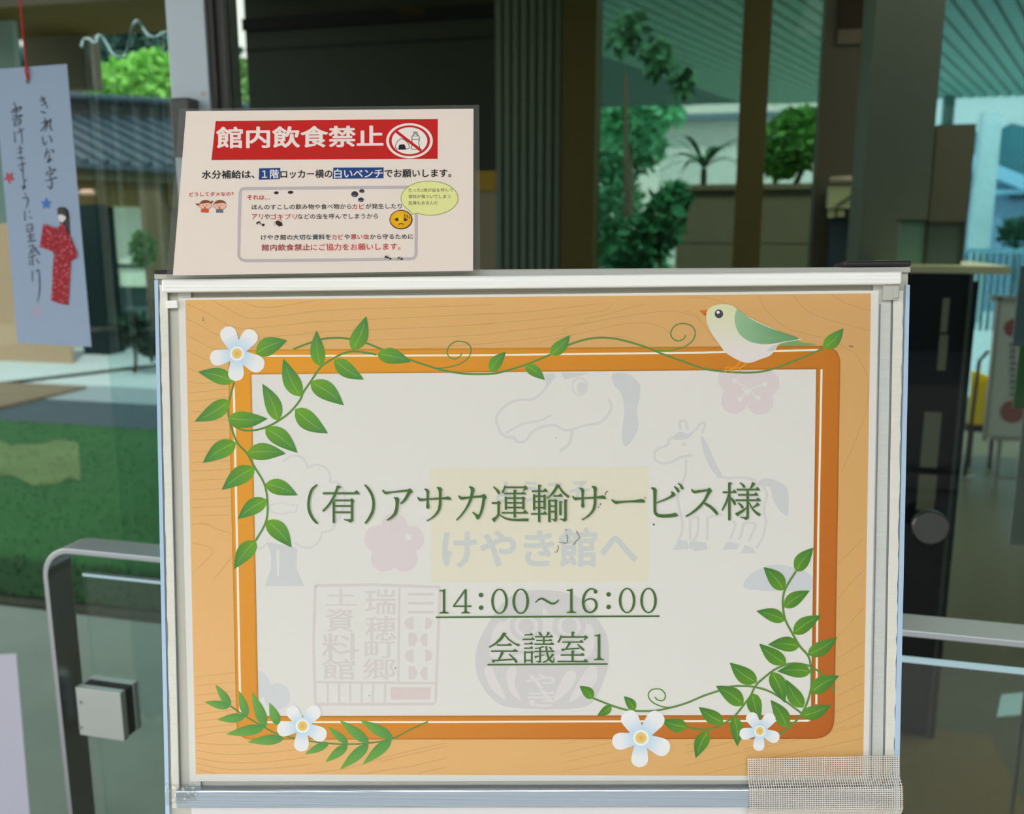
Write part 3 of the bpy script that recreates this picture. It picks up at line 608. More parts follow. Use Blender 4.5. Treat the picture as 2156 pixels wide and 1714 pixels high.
    S([(1713,225),(1713,690)],40,0); Q([(1693,650),(1733,650),(1730,695),(1690,720),(1665,712),(1650,695),(1595,680),(1592,668),(1650,672),(1690,668)],[(1550,448),(1570,438),(1620,470),(1648,505),(1645,530),(1620,538),(1605,520),(1580,480)],[(1690,515),(1700,530),(1640,590),(1545,662),(1508,615),(1600,570)],[(1730,440),(1745,435),(1790,520),(1850,580),(1928,628),(1895,660),(1840,620),(1780,550),(1735,460)],[(1790,515),(1845,470),(1868,432),(1910,472),(1890,490),(1800,530)])
# soft grey print shadow first, then the green letters
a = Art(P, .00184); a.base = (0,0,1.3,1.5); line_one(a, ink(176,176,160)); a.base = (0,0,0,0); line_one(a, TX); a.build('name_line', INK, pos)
a = Art(P, .00184, (900,1210), 7.985); c = TX
ONE = [[(202,250),(260,245),(300,225),(305,245),(304,300),(262,300),(260,272),(205,268)],[(207,640),(205,622),(250,612),(262,590),(304,590),(320,612),(362,622),(360,640)],[(262,290),(304,290),(304,600),(262,600)]]
for p in ONE: a.poly(p, c); a.poly([(x+2134,y-8) for x, y in p], c)
a.stroke([(645,235,30),(440,522,26)],1,c,0); a.stroke([(645,230),(645,605)],36,c,0); a.stroke([(432,518),(740,518)],28,c,0); a.poly([(573,638),(572,622),(610,612),(625,590),(664,590),(680,612),(718,622),(717,638)], c)
for x, y in ((902,330),(903,542),(3040,320),(3040,530)): a.disc(x, y, 38, c)
for x, y in ((1212,435),(1568,435),(3351,422),(3710,422)): a.ring(x, y, 139, 212, 43, 22, c, 48)
a.stroke([(1812,460,10),(1870,405,26),(1925,390,32),(1987,420,36),(2067,466,36),(2107,474,32),(2137,470,30),(2187,432,24),(2210,402,10)],1,c)
a.disc(985+1837,275,32,c); a.stroke([(x+1837,y,w) for x,y,w in [(1008,265,24),(950,232,26),(900,228,26),(840,265,36),(795,340,42),(778,430,44),(785,510,44),(820,590,38),(890,622,26),(960,590,38),(1000,520,44),(985,440,40),(940,400,28),(890,393,26),(830,415,22),(785,470,16)]],1,c)
a.stroke([(145,703),(3892,683)],28,c,0)
a.build('time_line', INK, pos)
a = Art(P, .00184, (1010,1310), 7.434)
def Q(*ps):
    for p in ps: a.poly(p, c)
def S(p, w=1, sm=5): a.stroke(p, w, c, sm)
def H(y, x0, x1, u, w=24, up=26): S([(x0,y),(x1,y)],w,0); Q([(u,y-w*.42),(u+30,y-up),(x1+4,y),(x1-5,y+w*.5),(u,y+w*.5)])
Q([(365,148),(420,155),(405,185),(340,270),(250,340),(155,388),(142,370),(240,310),(320,225)],[(385,190),(405,185),(470,255),(550,310),(635,338),(610,368),(530,325),(440,260)])
H(345,268,500,440,24,34); H(440,178,595,520,24,38); S([(362,450,44),(300,575,28)],1,0)
Q([(190,575),(300,570),(530,555),(525,578),(240,600),(215,622),(200,615)],[(452,490),(470,482),(540,540),(590,590),(592,612),(570,625),(550,605),(525,560)])
H(185,700,830,778,20,34); H(255,672,855,798,22,36); H(325,695,832,782,20,36); H(393,693,830,782,20,36)
S([(707,440),(707,628)],26,0); S([(707,458),(830,458)],22,0); Q([(800,448),(822,432),(845,460),(830,475),(805,470)]); S([(815,460),(815,628)],28,0); S([(707,585),(815,585)],22,0)
Q([(916,145),(935,135),(975,175),(978,195),(960,205),(945,195)],[(1060,132),(1102,152),(1080,180),(1055,208),(1035,205),(1050,170)])
H(215,865,1145,1090,22,32); H(272,880,1130,1080,20,27); H(330,855,1160,1100,22,32); S([(1003,215),(1003,330)],28,0)
Q([(862,392),(930,380),(985,358),(1015,380),(980,385),(930,398),(866,406)]); H(444,850,1165,1105,22,26); S([(945,390),(945,600)],28,0)
Q([(930,590),(960,590),(958,612),(930,625),(912,612),(880,600),(882,590),(920,595)],[(855,515),(930,510),(1015,488),(1018,500),(950,520),(890,535),(878,555),(868,550)])
S([(1040,362,30),(1050,450,30),(1075,540,32),(1110,590,34),(1150,612,34)]); S([(1150,612,30),(1159,585,18),(1159,535,10)]); S([(1150,485,40),(1100,545,26),(1040,595,26),(985,615,18)])
Q([(1082,370),(1100,368),(1128,395),(1128,415),(1112,422),(1098,405)])
S([(1452,140),(1452,212)],36,0); Q([(1436,135),(1470,135),(1490,148),(1468,165),(1438,160)],[(1262,190),(1282,195),(1270,250),(1245,305),(1225,310),(1213,295),(1245,245)])
S([(1275,218),(1650,218)],24,0); Q([(1630,205),(1655,187),(1697,230),(1670,245),(1635,275),(1622,262),(1645,235)])
H(297,1287,1620,1555,22,36); S([(1410,305,40),(1350,405,24)],1,0)
Q([(1272,400),(1360,398),(1560,385),(1560,405),(1340,420),(1298,440),(1285,440)],[(1518,335),(1535,325),(1590,370),(1637,410),(1635,430),(1615,432),(1590,415),(1565,385)])
H(500,1265,1635,1575,24,36); S([(1452,432),(1452,600)],34,0); Q([(1436,425),(1470,428),(1488,438),(1465,452),(1438,450)]); H(600,1215,1690,1620,24,40)
Q([(1787,195),(1840,185),(1880,165),(1884,180),(1884,240),(1843,240),(1840,208),(1788,205)],[(1783,580),(1785,565),(1830,555),(1845,530),(1883,530),(1900,555),(1942,565),(1940,580)],[(1843,230),(1884,230),(1884,540),(1843,540)])
S([(122,650),(1998,640)],26,0)
a.build('room_line', INK, pos)
# wear marks: scuffs and specks
a = Art(P, .00204); DK = ink(70,66,60); DB = ink(110,70,50)
a.at(1110,1000,8.624)
for q in ([(1465,282),(1430,300),(1412,355)],[(1335,505),(1312,540)],[(2120,395),(2145,415)],[(710,975),(695,1000)],[(1300,565),(1285,585)]): a.stroke(q, 13, DK, 0)
a.at(880,960,4.146)
for q in ([(1300,680),(1305,745),(1290,758),(1230,745)],[(1380,650),(1412,705),(1375,745),(1355,770)],[(1222,775),(1225,800),(1210,835)],[(1292,640),(1290,650)],[(1195,828),(1200,838)]): a.stroke(q, 5, DK, 0)
a.at(0,0,1)
for x, y, r in ((1375.5,1103,2),(430,670,1.2),(430,675,1.2),(1787,729,1.6),(1792,730,1.6),(834,1404,1.6),(779,1462,1),(1171,921,1)): a.disc(x, y, r, DB if x > 1300 and x < 1400 else DK, n=8)
o_ = a.build('scuff_marks', INK, pos); o_['kind'] = 'stuff'
# the thin clear cover of the holder, and what is below and taped on
cov = MB(); vs = []; fs = []; nx, ny = 16, 12
for j in range(ny+1):
    for i in range(nx+1):
        u, v = i/nx, j/ny; x = (376+1475*u)*(1-v)+(400+1428*u)*v; y = 624+(-13*u)+v*(1024+6*u)
        w = .0006*math.sin(u*7.1+1)*math.sin(v*4.3)+.0004*math.sin(u*2.6+v*3)
        vs.append(P.p(x, y, .0030+w))
cov.add(vs, [(j*(nx+1)+i, j*(nx+1)+i+1, (j+1)*(nx+1)+i+1, (j+1)*(nx+1)+i) for j in range(ny) for i in range(nx)])
cov.build('clear_cover', M_cover, stand, smooth=True)
low = prop(sheet('paper_sheet', P, [(404,1699),(1840,1694),(1832,1785),(410,1785)], .0012, .0003, M_white), 'plain white sheet in the lower holder, just below the bottom clip bar of the sign', 'paper sheet')
# woven repair tape over the lower right corner: real threads
M_gz = mat('gauze_thread', ink(222,214,204), .6)
M_gf = glass_mat('gauze_film', (.93,.92,.90), .05, .3)
mb = MB(); th = .0075
gq = [(1570,1591),(1889,1584),(1891,1760),(1571,1760)]
def gp(u, v, h): 
    x = (gq[0][0]*(1-u)+gq[1][0]*u)*(1-v)+(gq[3][0]*(1-u)+gq[2][0]*u)*v; y = (gq[0][1]*(1-u)+gq[1][1]*u)*(1-v)+(gq[3][1]*(1-u)+gq[2][1]*u)*v
    return P.p(x, y, h)
def gh(v):                                            # the tape climbs over the clip bar
    y = 1591+168*v; s_ = lambda a_, b_: min(1, max(0, (y-a_)/(b_-a_)))
    return .0036+.0044*s_(1632,1648)-.0044*s_(1692,1712)
nr, nc = 40, 64
for j in range(nr):
    v = (j+.5)/nr; pts = [gp(i/24, v, gh(v)+.0002) for i in range(25)]
    d = (gp(0, v+.28/nr, gh(v))-pts[0])
    vs = [p-d for p in pts]+[p+d for p in pts]; mb.add(vs, [(i, i+1, 25+i+1, 25+i) for i in range(24)])
for i in range(nc):
    u = (i+.5)/nc; pts = [gp(u, j/30, gh(j/30)+.00008) for j in range(31)]; d = (gp(u+.18/nc, 0, .0036)-gp(u, 0, .0036))
    mb.add([p-d for p in pts]+[p+d for p in pts], [(j, j+1, 31+j+1, 31+j) for j in range(30)])
mb.build('woven_tape', M_gz, stand)
mb = MB(); mb.add([gp(i, j/30, gh(j/30)) for j in range(31) for i in (0, 1)], [(2*j, 2*j+1, 2*j+3, 2*j+2) for j in range(30)]); mb.build('tape_film', M_gf, stand)

# ================================================================== the small laminated notice leaning on top of the sign
CU, CV = cam2w(1.0, .011, .0), cam2w(-.0095, .976, .218)
CARD = Plane(P.p(680, 586, .0105), CU, CV)
card = empty('laminated_notice', CARD.p(680, 578, 0), 'laminated no-eating-or-drinking notice with a red banner leaning on top of the sign board', 'notice')
CP = ink(228,214,204)
sheet('paper', CARD, [(392,234),(997,229),(996,570),(364,580)], .0002, .0004, mat('card_paper', CP, .65, noise=((60,60,60), .02)), card)
M_lam = glass_mat('laminate', (.80,.81,.79), .05, .10)
n_ = M_lam.node_tree.nodes; d_ = n_.new('ShaderNodeBsdfDiffuse'); d_.inputs[0].default_value = (.5,.5,.48,1); x_ = n_.new('ShaderNodeMixShader'); x_.inputs[0].default_value = .13
M_lam.node_tree.links.new([q for q in n_ if q.type == 'MIX_SHADER' and q != x_][0].outputs[0], x_.inputs[1]); M_lam.node_tree.links.new(d_.outputs[0], x_.inputs[2]); M_lam.node_tree.links.new(x_.outputs[0], n_['Material Output'].inputs[0])
q = [(378,229),(1009,221),(1011,573),(351,585)]; qi = [(392,234),(997,229),(996,570),(364,580)]
mb = MB()
for k in range(4):
    j = (k+1) % 4; mb.add([CARD.p(*q[k], .0004), CARD.p(*q[j], .0004), CARD.p(*qi[j], .0004), CARD.p(*qi[k], .0004)], [(0,1,2,3)])
mb.build('laminate_margin', M_lam, card)
M_lamc = glass_mat('laminate_face', (.995,.995,.99), .03, .12, bump=((60,60,60), .25))
mb = MB(); mb.add([CARD.p(x, y, .0013) for x, y in qi], [(0,1,2,3)]); mb.build('laminate_face', M_lamc, card)
a = Art(CARD, .0003); RE = ink(190,18,14); CW = ink(236,222,216)
a.poly([(454.5,255),(922,250.5),(921.5,334.5),(445.5,337)], RE)
a.build('red_banner', INK, card)
a = Art(CARD, .00034); a.text('館内飲食禁止', 457, (268,265), 806, (312,308), ink(240,216,210), .028); a.build('banner_lettering', INK, card)
a = Art(CARD, .00034, (800,240), 15.4)
a.disc(960,870,755,CW,570,40); a.ring(960,870,668,500,92,66,RE,48)
OL = ink(70,56,50)
a.stroke([(500,1085),(520,990),(590,870),(700,805),(810,850),(910,950),(955,1050),(940,1100),(870,1140),(700,1150),(560,1140),(500,1085)], 22, OL, 4)
a.poly([(628,995),(790,985),(830,1060),(850,1145),(605,1145),(610,1060)], ink(24,24,22))
a.stroke([(1090,590),(1210,590),(1210,650),(1200,670),(1275,730),(1280,830),(1262,930),(1285,1080),(1270,1140),(1130,1142),(1020,1135),(1015,1080),(1040,930),(1035,750),(1080,690),(1105,660),(1098,590)], 24, OL, 3); a.line(1100,650,1205,650,24,OL); a.line(1070,715,1240,715,18,OL); a.line(1040,822,1270,822,18,OL); a.line(1130,600,1180,600,30,OL)
a.stroke([(520,560),(1340,1190)], 92, RE, 0)
a.build('pictogram', INK, card)
a = Art(CARD, .0003); BK = ink(34,32,34); NV = ink(26,62,122)
a.poly([(546,354.5),(590.5,353.5),(589.5,377),(545,378.5)], NV); a.build('blue_highlight', INK, card); a = Art(CARD, .0003); a.poly([(702,353),(808,352.5),(807.5,375.5),(700.5,376.5)], NV)
a.build('blue_highlight', INK, card)
a = Art(CARD, .00034)
a.text('水分補給は、', 425.5, (359,358.5), 536, (376.5,375.5), BK, .022); a.text('１階', 552, (357.5,357), 587, (376,375.5), ink(226,222,226), .018)
a.text('ロッカー横の', 591, (358,357), 699.5, (375.5,374.5), BK, .022); a.text('白いベンチ', 704, (356,355.5), 806, (375,374.5), ink(226,222,226), .016); a.text('でお願いします。', 810, (357,356.5), 950, (373.5,373), BK, .022)
RT = ink(190,62,46); RD2 = ink(180,50,56)
a.text('どうしてダメなの？', 399, (404.5,404), 492, (414,412), RT, .02); a.text('それは…', 521, (411,411), 569, (420.5,420), RT, .022)
for body, x0, x1, c in (('ほんのすこしの飲み物や食べ物から',530.5,740,BK),('カビ',741.5,767,RD2),('が発生したり',770,846,BK)): 
    t0, t1 = (x0-530)/316, (x1-530)/316; a.text(body, x0, (430.5-2*t0,430.5-2*t1), x1, (441.5-2*t0,441.5-2*t1), c, .008)
for body, x0, x1, c in (('アリ',530.5,554,RD2),('や',557,569,BK),('ゴキブリ',570,625,RD2),('などの虫を呼んでしまうから',627,796,BK)):
    t0, t1 = (x0-530)/266, (x1-530)/266; a.text(body, x0, (450.5-1*t0,450.5-1*t1), x1, (462-1.5*t0,462-1.5*t1), c, .006)
TE = ink(40,72,84)
for body, x0, x1, c in (('けやき館の',550,616,BK),('大切な資料',617,684,TE),('を',686,697,BK),('カビ',699,722.5,RD2),('や',725,736.5,BK),('悪い虫',738.5,777,RD2),('から守るために',779,870,BK)):
    t0, t1 = (x0-550)/320, (x1-550)/320; a.text(body, x0, (494-1.5*t0,494-1.5*t1), x1, (505.5-2.5*t0,505.5-2.5*t1), c, .016 if c is TE else .008)
a.text('館内飲食禁止', 551, (514.5,513.5), 653, (528,527), ink(160,60,66), .012); a.text('にご協力をお願いします。', 655, (513.5,511.5), 843, (527.5,526), ink(196,60,52), .008)
a.build('notice_lettering', INK, card)
a = Art(CARD, .00026); GRB = ink(186,176,178)
fp = [(516,397),(700,395.5),(866,394),(876,394.5),(876.5,402),(876.5,480),(876,536),(872,543.5),(862,545),(700,547.5),(520,549),(509,547),(503,540),(504,470),(506,405),(509,398.5),(516,397)]
a.stroke(fp, 6.5, GRB, 0); a.build('grey_frame', INK, card)
a = Art(CARD, .0003)                                    # insects and mould spots
for x, y, rx, ry in ((582,406,5,3),(612,405,6,3.2),(747,409,7.5,6.4),(762,402.5,5.6,4.2),(760,420.5,6.2,4.8)): a.disc(x, y, rx, ink(40,36,38) if x < 640 else ink(52,52,70), ry)
for x, y in ((745,411),(761,403.5),(759,421.5)): a.stroke([(x-3,y+1),(x,y+2),(x+3.5,y)], .8, ink(190,186,200))
for x, y, r in ((542,469.5,2.4),(545.5,468,2.6),(549.5,471,1.5),(554.5,473.5,3.4),(813,541,2.6),(817,542.5,2.2),(822,544.5,2.6),(840,543,2.0),(846,545,2.6)): a.disc(x, y, r, ink(44,42,40), r*.8)
for x, y, k in ((545,470,8),(815,541,8),(842,544,6)):
    for d in (-3,-1,1,3): a.stroke([(x+d,y-4),(x+d*1.6,y),(x+d*1.8,y+4)], .6, ink(60,56,54))
a.disc(587.5,470.5,8.2,ink(66,32,24),5.2,rot=.45); a.stroke([(579,466),(577,471),(581,476)],.7,ink(90,70,60)); a.stroke([(584,463),(590,462),(595,466)],.7,ink(90,70,60)); a.stroke([(586,476),(589,479)],.7,ink(90,70,60)); a.stroke([(595,473),(597,476)],.7,ink(90,70,60))
a.build('insect_drawing', INK, card)
a = Art(CARD, .00032); OLV = ink(146,160,74); YG = ink(222,222,150)
el = [(903+60*math.cos(t)+2, 417.3+36*math.sin(t)) for t in [math.radians(k*9) for k in range(40)]]
sp = [p for p in el if not (math.degrees(math.atan2(p[1]-417.3, p[0]-905)) > 108 and math.degrees(math.atan2(p[1]-417.3, p[0]-905)) < 143)]
i0 = max(range(len(sp)), key=lambda i: (sp[i][0] < 905 and sp[i][1] > 440, -sp[i][0]))
bub = []
for k in range(40):
    t = math.radians(k*9); g = k*9
    if 106 < g < 142:
        if g == 117: bub += [(878,448.5),(866.5,451.5),(865.5,446.5)]
        continue
    bub.append((904.5+60*math.cos(t), 417.3+36*math.sin(t)))
a.poly(bub, YG); a.stroke(bub+[bub[0]], 1.5, OLV, 0)
a.text('たった1滴が虫を呼んで', 860, (396.5,396), 954, (404.5,404), BK, .004); a.text('資料が傷ついてしまう', 860, (410,409.5), 948, (418,417.5), BK, .004); a.text('危険もあるんだ', 860, (423.5,423), 922, (431.5,431), BK, .004)
a.build('speech_bubble', INK, card)
a = Art(CARD, .00033, (620,380), 5.674)                 # worried yellow face
a.disc(1273,468,138,ink(66,52,26),116,36); a.disc(1271,466,126,ink(226,166,12),105,36,c2=ink(222,160,10)); a.disc(1258,448,100,ink(238,192,40),80,30,c2=ink(226,166,12))
FB = ink(74,36,10)
for x in (1225,1325): a.disc(x,470,20,FB,17)
a.stroke([(1190,468),(1215,455),(1242,446)],9,FB); a.stroke([(1300,440),(1325,455),(1352,466)],9,FB); a.stroke([(1243,532),(1262,516),(1288,516),(1308,530)],9,FB)
for x0,y0,x1,y1 in ((1318,402,1320,436),(1345,412,1350,446),(1370,428,1374,456)): a.line(x0,y0,x1,y1,11,FB)
a.build('worried_face', INK, card)
a = Art(CARD, .00033, (390,380), 8.16)                  # two small children
HR = ink(128,70,40); SK = ink(232,180,160); LN = ink(90,44,30)
for x, w in ((350,105),(598,108)):
    a.disc(x,420,w+6,LN,86,30); a.disc(x,421,w,SK,80,30); a.poly([(x-w-2,415),(x-70,365),(x-20,338),(x+30,340),(x+75,362),(x+w+2,400),(x+50,384),(x-20,392),(x-70,400)], HR)
a.poly([(175,395),(250,398),(240,432),(205,430)], HR); a.poly([(425,370),(470,345),(488,358),(460,395)], HR); a.disc(480,455,14,SK); a.disc(700,420,14,SK); a.disc(228,440,13,SK)
a.poly([(275,500),(300,482),(390,482),(408,505),(406,555),(272,548)], ink(196,88,40)); a.poly([(530,505),(560,490),(640,490),(658,508),(654,556),(532,552)], ink(106,112,126))
for x in (342,590): a.stroke([(x-12,490),(x,450),(x+12,490)],16,ink(200,90,60)); a.stroke([(x-40,425),(x-15,432)],7,LN); a.stroke([(x+15,432),(x+42,420)],7,LN)
a.build('children_drawing', INK, card)

# ================================================================== hanging wish strip, railing, glass doors
VD = 1.35                                              # plane of the glass doors
VT = 1.12; VR = 0.98
TZ = Plane(at(70, 430, VT), Vector((1,0,0)), Vector((0,0,1)))
M_tz = mat('pale_blue_card', lin((138,158,182), .94), .75)
tz = empty('wish_strip', at(60, 730, VT), 'pale blue hanging wish strip with brush writing, star stickers and a kimono figure', 'paper strip')
tq = [(-14,146),(140.5,134.5),(192.5,730.5),(37,722.5)]
sheet('card', TZ, tq, 0, .0006, M_tz, tz)
a = Art(TZ, .0001); a.disc(59,171,5.4,lin((96,104,104)),6.2,14); a.build('punched_hole', INK, tz)
M_red = mat('red_cord', lin((170,14,34), .75), .8)
e0 = at(58.5, 168, VT-.002); e1 = at(55, 136, VT-.002); e2 = at(41, -10, VT-.002); hook = Vector((e2.x-.02, VT-.002, 2.62))
MB().tube([e0, at(53,150,VT-.002), e1, e2, e2.lerp(hook,.5), hook], .0011, 8).build('cord', M_red, tz, smooth=True)
MB().tube([e0+Vector((.0012,0,0)), at(58,146,VT-.0025), e1], .0009, 8).build('cord', M_red, tz, smooth=True)
a = Art(TZ, .0002, (0,180), 6.855); K = lin((26,34,40), .8)
def W(*qs, w=12, sc=1.0):
    for q in qs: a.stroke([(p[0],p[1],(p[2] if len(p) > 2 else w)*sc*1.3) for p in q], 1, K, 4, True)
W([(575,205,8),(650,185,16),(655,190,8)],[(580,235,8),(645,215,14)],[(600,155,12),(640,230,14),(660,270,9)],[(590,290,7),(650,262,14),(670,240,10)],[(645,250,10),(680,300,12),(672,335,7)],[(588,372,8),(625,385,18),(662,400,12)])
W([(650,465,10),(655,560,16),(655,655,12)],[(595,545,9),(690,510,14),(640,590,10),(595,655,16)],[(660,585,8),(735,485,16),(725,560,14),(740,630,16),(765,650,8)],[(690,560,12),(688,620,10)])
W([(612,735,10),(630,830,16),(655,858,12),(680,800,6)],[(705,720,9),(735,760,16),(748,810,18)])
W([(645,985,9),(715,955,14)],[(680,905,10),(670,980,14),(650,1040,14)],[(745,930,16),(782,950,14),(760,975,8)],[(715,985,9),(708,1080,14),(700,1115,14)],[(700,1050,8),(740,1070,14),(700,1100,10),(680,1085,9),(755,1075,9)])
W([(705,1170,12),(730,1205,18)],[(672,1290,14),(690,1245,10),(800,1210,16),(770,1250,10)],[(690,1285,8),(765,1260,14),(715,1310,10)],[(660,1380,10),(815,1330,18)],[(720,1310,10),(750,1400,16),(740,1490,18),(690,1450,10)])
W([(205,250,12),(235,330,14),(240,360,12)],[(180,350,10),(310,310,18),(270,370,12)],[(155,385,10),(250,345,13)],[(185,400,9),(262,370,13)],[(180,440,9),(325,432,16)],[(172,492,12),(320,440,12)],[(240,330,10),(235,470,10)],[(205,520,10),(215,585,14)],[(210,515,10),(300,485,15),(290,560,14)],[(225,545,8),(280,525,10)],[(215,580,8),(288,560,11)])
W([(207,665,9),(222,820,14)],[(245,690,8),(338,630,14)],[(280,615,12),(315,700,12),(322,840,9)])
W([(255,915,8),(325,905,12)],[(255,975,10),(320,955,12)],[(290,870,10),(300,960,12),(300,1000,9)],[(255,1050,12),(330,1030,8),(290,1060,9),(355,1050,8)])
W([(265,1155,9),(365,1125,13)],[(315,1090,10),(330,1180,13),(335,1330,10)],[(290,1190,8),(315,1235,10),(335,1200,7)],[(340,1340,9),(352,1420,12),(335,1500,16)],[(345,1385,8),(385,1360,10)],[(310,1465,8),(370,1455,14),(350,1490,10)])
W([(355,1550,8),(378,1575,13)],[(335,1625,14),(390,1610,9),(410,1670,14),(385,1740,7)])
a.at(0,400,5.04)
W([(252,80,8),(290,85,10),(298,130,10),(280,195,5)],[(262,225,8),(270,320,11)],[(305,235,7),(322,228,9)],[(312,290,7),(342,298,9)], sc=.9)
W([(275,380,9),(340,365,11),(345,430,11)],[(285,400,7),(290,440,10)],[(295,415,6),(340,400,7)],[(290,445,7),(350,430,8)],[(290,490,7),(365,470,10)],[(318,440,8),(330,545,11)],[(300,515,7),(362,500,8)],[(295,550,9),(380,535,12)], sc=.9)
W([(305,600,9),(360,590,11),(310,690,9)],[(320,630,7),(340,660,8)],[(350,600,7),(420,680,15)],[(390,610,9),(345,680,8)],[(300,720,8),(385,690,10)],[(345,700,9),(350,800,12)],[(320,740,7),(315,795,10)],[(385,735,8),(415,775,11)], sc=.9)
W([(345,860,10),(348,970,8)],[(385,865,9),(410,850,10),(422,960,11),(420,1080,10),(400,1195,5)], sc=.9)
a.build('brush_writing', INK, tz)
def star(cx, cy, r, col, name, rot):
    pts = []
    for k in range(10):
        t = math.radians(-90+36*k+rot); q = r if k % 2 == 0 else r*.48; pts.append((cx+q*math.cos(t)*.92, cy+q*math.sin(t)))
    vs = [TZ.p(x, y, .0007) for x, y in pts]; vs += [v-TZ.N*.0006 for v in vs]
    mb = MB().add(vs, [tuple(range(10)), tuple(range(19,9,-1))]+[(i,(i+1)%10,10+(i+1)%10,10+i) for i in range(10)])
    o = mb.build(name, mat(name, col, .35, noise=((400,400,400), .12)), tz); return o
o = star(20, 374, 13.5, lin((150,8,44), .8), 'star_sticker', 36); o['label'] = 'red star sticker'
o = star(97.5, 429, 13, lin((18,88,160), .8), 'star_sticker', 0); o['label'] = 'blue star sticker'
a = Art(TZ, .0002, (0,400), 5.04); ST = lin((176,140,160), .85)
a.stroke([(355,1240),(425,1240),(432,1350),(360,1352),(355,1240)],8,ST,0); 
for q in ([(370,1260),(415,1262)],[(368,1290),(420,1290)],[(395,1245),(395,1345)],[(375,1320),(420,1325)]): a.line(*q[0],*q[1],7,ST)
a.build('seal_stamp', INK, tz)
# washi paper figure: kimono body with sleeves, face, long black hair
doll = empty('kimono_figure', TZ.p(650/5.04, 400+1210/5.04, 0), None, None); doll.parent = tz; doll.matrix_parent_inverse = root_matrix(tz).inverted()
m = bpy.data.materials.new('chiyogami_paper'); m.use_nodes = True; n = m.node_tree.nodes; l = m.node_tree.links; b = n['Principled BSDF']
t = n.new('ShaderNodeTexCoord'); vo = n.new('ShaderNodeTexVoronoi'); vo.inputs['Scale'].default_value = 190; r_ = n.new('ShaderNodeValToRGB'); e = r_.color_ramp.elements
e[0].position = 0; e[0].color = (*lin((176,150,96),.85),1); e[1].position = .34; e[1].color = (*lin((150,30,44),.85),1)
q_ = e.new(.17); q_.color = (*lin((176,96,104),.85),1); q_ = e.new(.55); q_.color = (*lin((132,16,32),.85),1)
l.new(t.outputs['Object'], vo.inputs['Vector']); l.new(vo.outputs['Distance'], r_.inputs[0]); l.new(r_.outputs[0], b.inputs['Base Color']); b.inputs['Roughness'].default_value = .8
def cut(pts, h, name, mt):
    pp = [(x/5.04, 400+y/5.04) for x, y in pts]; tri = tessellate_polygon([[Vector((x,y,0)) for x, y in pp]]); k = len(pp)
    vs = [TZ.p(x, y, h) for x, y in pp]; vs += [v-TZ.N*.0005 for v in vs]
    return MB().add(vs, [tuple(f) for f in tri]+[tuple(k+i for i in f) for f in tri]+[(i,(i+1)%k,k+(i+1)%k,k+i) for i in range(k)]).build(name, mt, doll)
M_hair = mat('black_paper_hair', (.012,.012,.014), .6); M_face = mat('doll_face', lin((206,204,204), .9), .7)
cut([(618,270),(610,200),(640,180),(690,182),(725,215),(738,290),(742,380),(748,480),(700,480),(640,350)], .0006, 'hair', M_hair)
cut([(575,690),(760,700),(752,850),(740,1050),(730,1222),(650,1210),(545,1170),(560,1000),(562,850)], .0009, 'robe', m)
cut([(620,400),(660,350),(690,380),(720,450),(760,510),(830,690),(815,720),(760,755),(700,700),(570,680),(580,600),(608,500)], .0013, 'kimono_top', m)
cut([(468,360),(612,405),(608,560),(575,655),(428,605),(435,570)], .0017, 'sleeve', m)
cut([(622,268),(660,255),(710,272),(705,310),(668,345),(640,330)], .0017, 'face', M_face)
cut([(615,262),(640,205),(690,200),(722,250),(716,290),(670,262)], .0021, 'fringe', M_hair)
# plain sheet hanging at the lower left
LS = Plane(at(30, 1500, VD+.0155), Vector((1,0,0)), Vector((0,0,1)))
prop(sheet('paper_sheet', LS, [(-60,1382),(34,1376),(68,1780),(-40,1780)], 0, .0005, mat('lilac_paper', lin((184,184,200), .98), .75)), 'plain pale lilac sheet stuck on the glass at the lower left beside the railing', 'paper sheet')

# ------------------------------------------------------------------ railing: bent flat bar, glass, clamp
M_st = mat('satin_steel', (.40,.43,.46), .28, metal=.95, bump=((300,300,12), .12))
rail = empty('guard_rail', Vector((at(140,1500,VR).x, VR, 0)), 'stainless flat-bar guard rail with a glass infill panel behind the sign', 'railing')
uL = at(112, 1420, VR).x; zT = at(250, 1166, VR).z; uR = at(2700, 1380, VR).x; T_, D_ = .0075, .046; RB = .045
prof_o = [(uL,0.0),(uL,zT-RB)]; prof_i = [(uL+T_,0.0),(uL+T_,zT-RB)]
for k in range(1, 9):
    t = math.pi/2*k/8; prof_o.append((uL+RB-RB*math.cos(t), zT-RB+RB*math.sin(t))); prof_i.append((uL+RB-(RB-T_)*math.cos(t), zT-RB+(RB-T_)*math.sin(t)))
prof_o.append((uR,zT)); prof_i.append((uR,zT-T_)); 
prof_o.append((uR,0.0)) if False else None
k = len(prof_o); vs = []
for v_ in (VR, VR+D_):
    vs += [Vector((x,v_,z)) for x, z in prof_o]+[Vector((x,v_,z)) for x, z in prof_i]
fs = []
for i in range(k-1):
    fs += [(i,i+1,k+i+1,k+i),(2*k+i+1,2*k+i,3*k+i,3*k+i+1),(i+1,i,2*k+i,2*k+i+1),(k+i,k+i+1,3*k+i+1,3*k+i)]
fs += [(0,k,3*k,2*k),(k-1,2*k-1+0*k,4*k-1,3*k-1)]
MB().add(vs, fs).build('rail_frame', M_st, rail, .0008)
MB().box((uR-T_,VR,0),(uR,VR+D_,zT-T_)).build('rail_post', M_st, rail, .0008)
M_pan = glass_mat('rail_glass', (.90,.955,.94), .03)
M_ge = mat('glass_edge', (.50,.68,.80), .12, metal=.9)
gt = at(255, 1213, VR+.026).z; gl = at(196, 1400, VR+.026).x
MB().box((gl,VR+.022,.08),(uR-.05,VR+.030,gt-.004)).build('glass_panel', M_pan, rail)
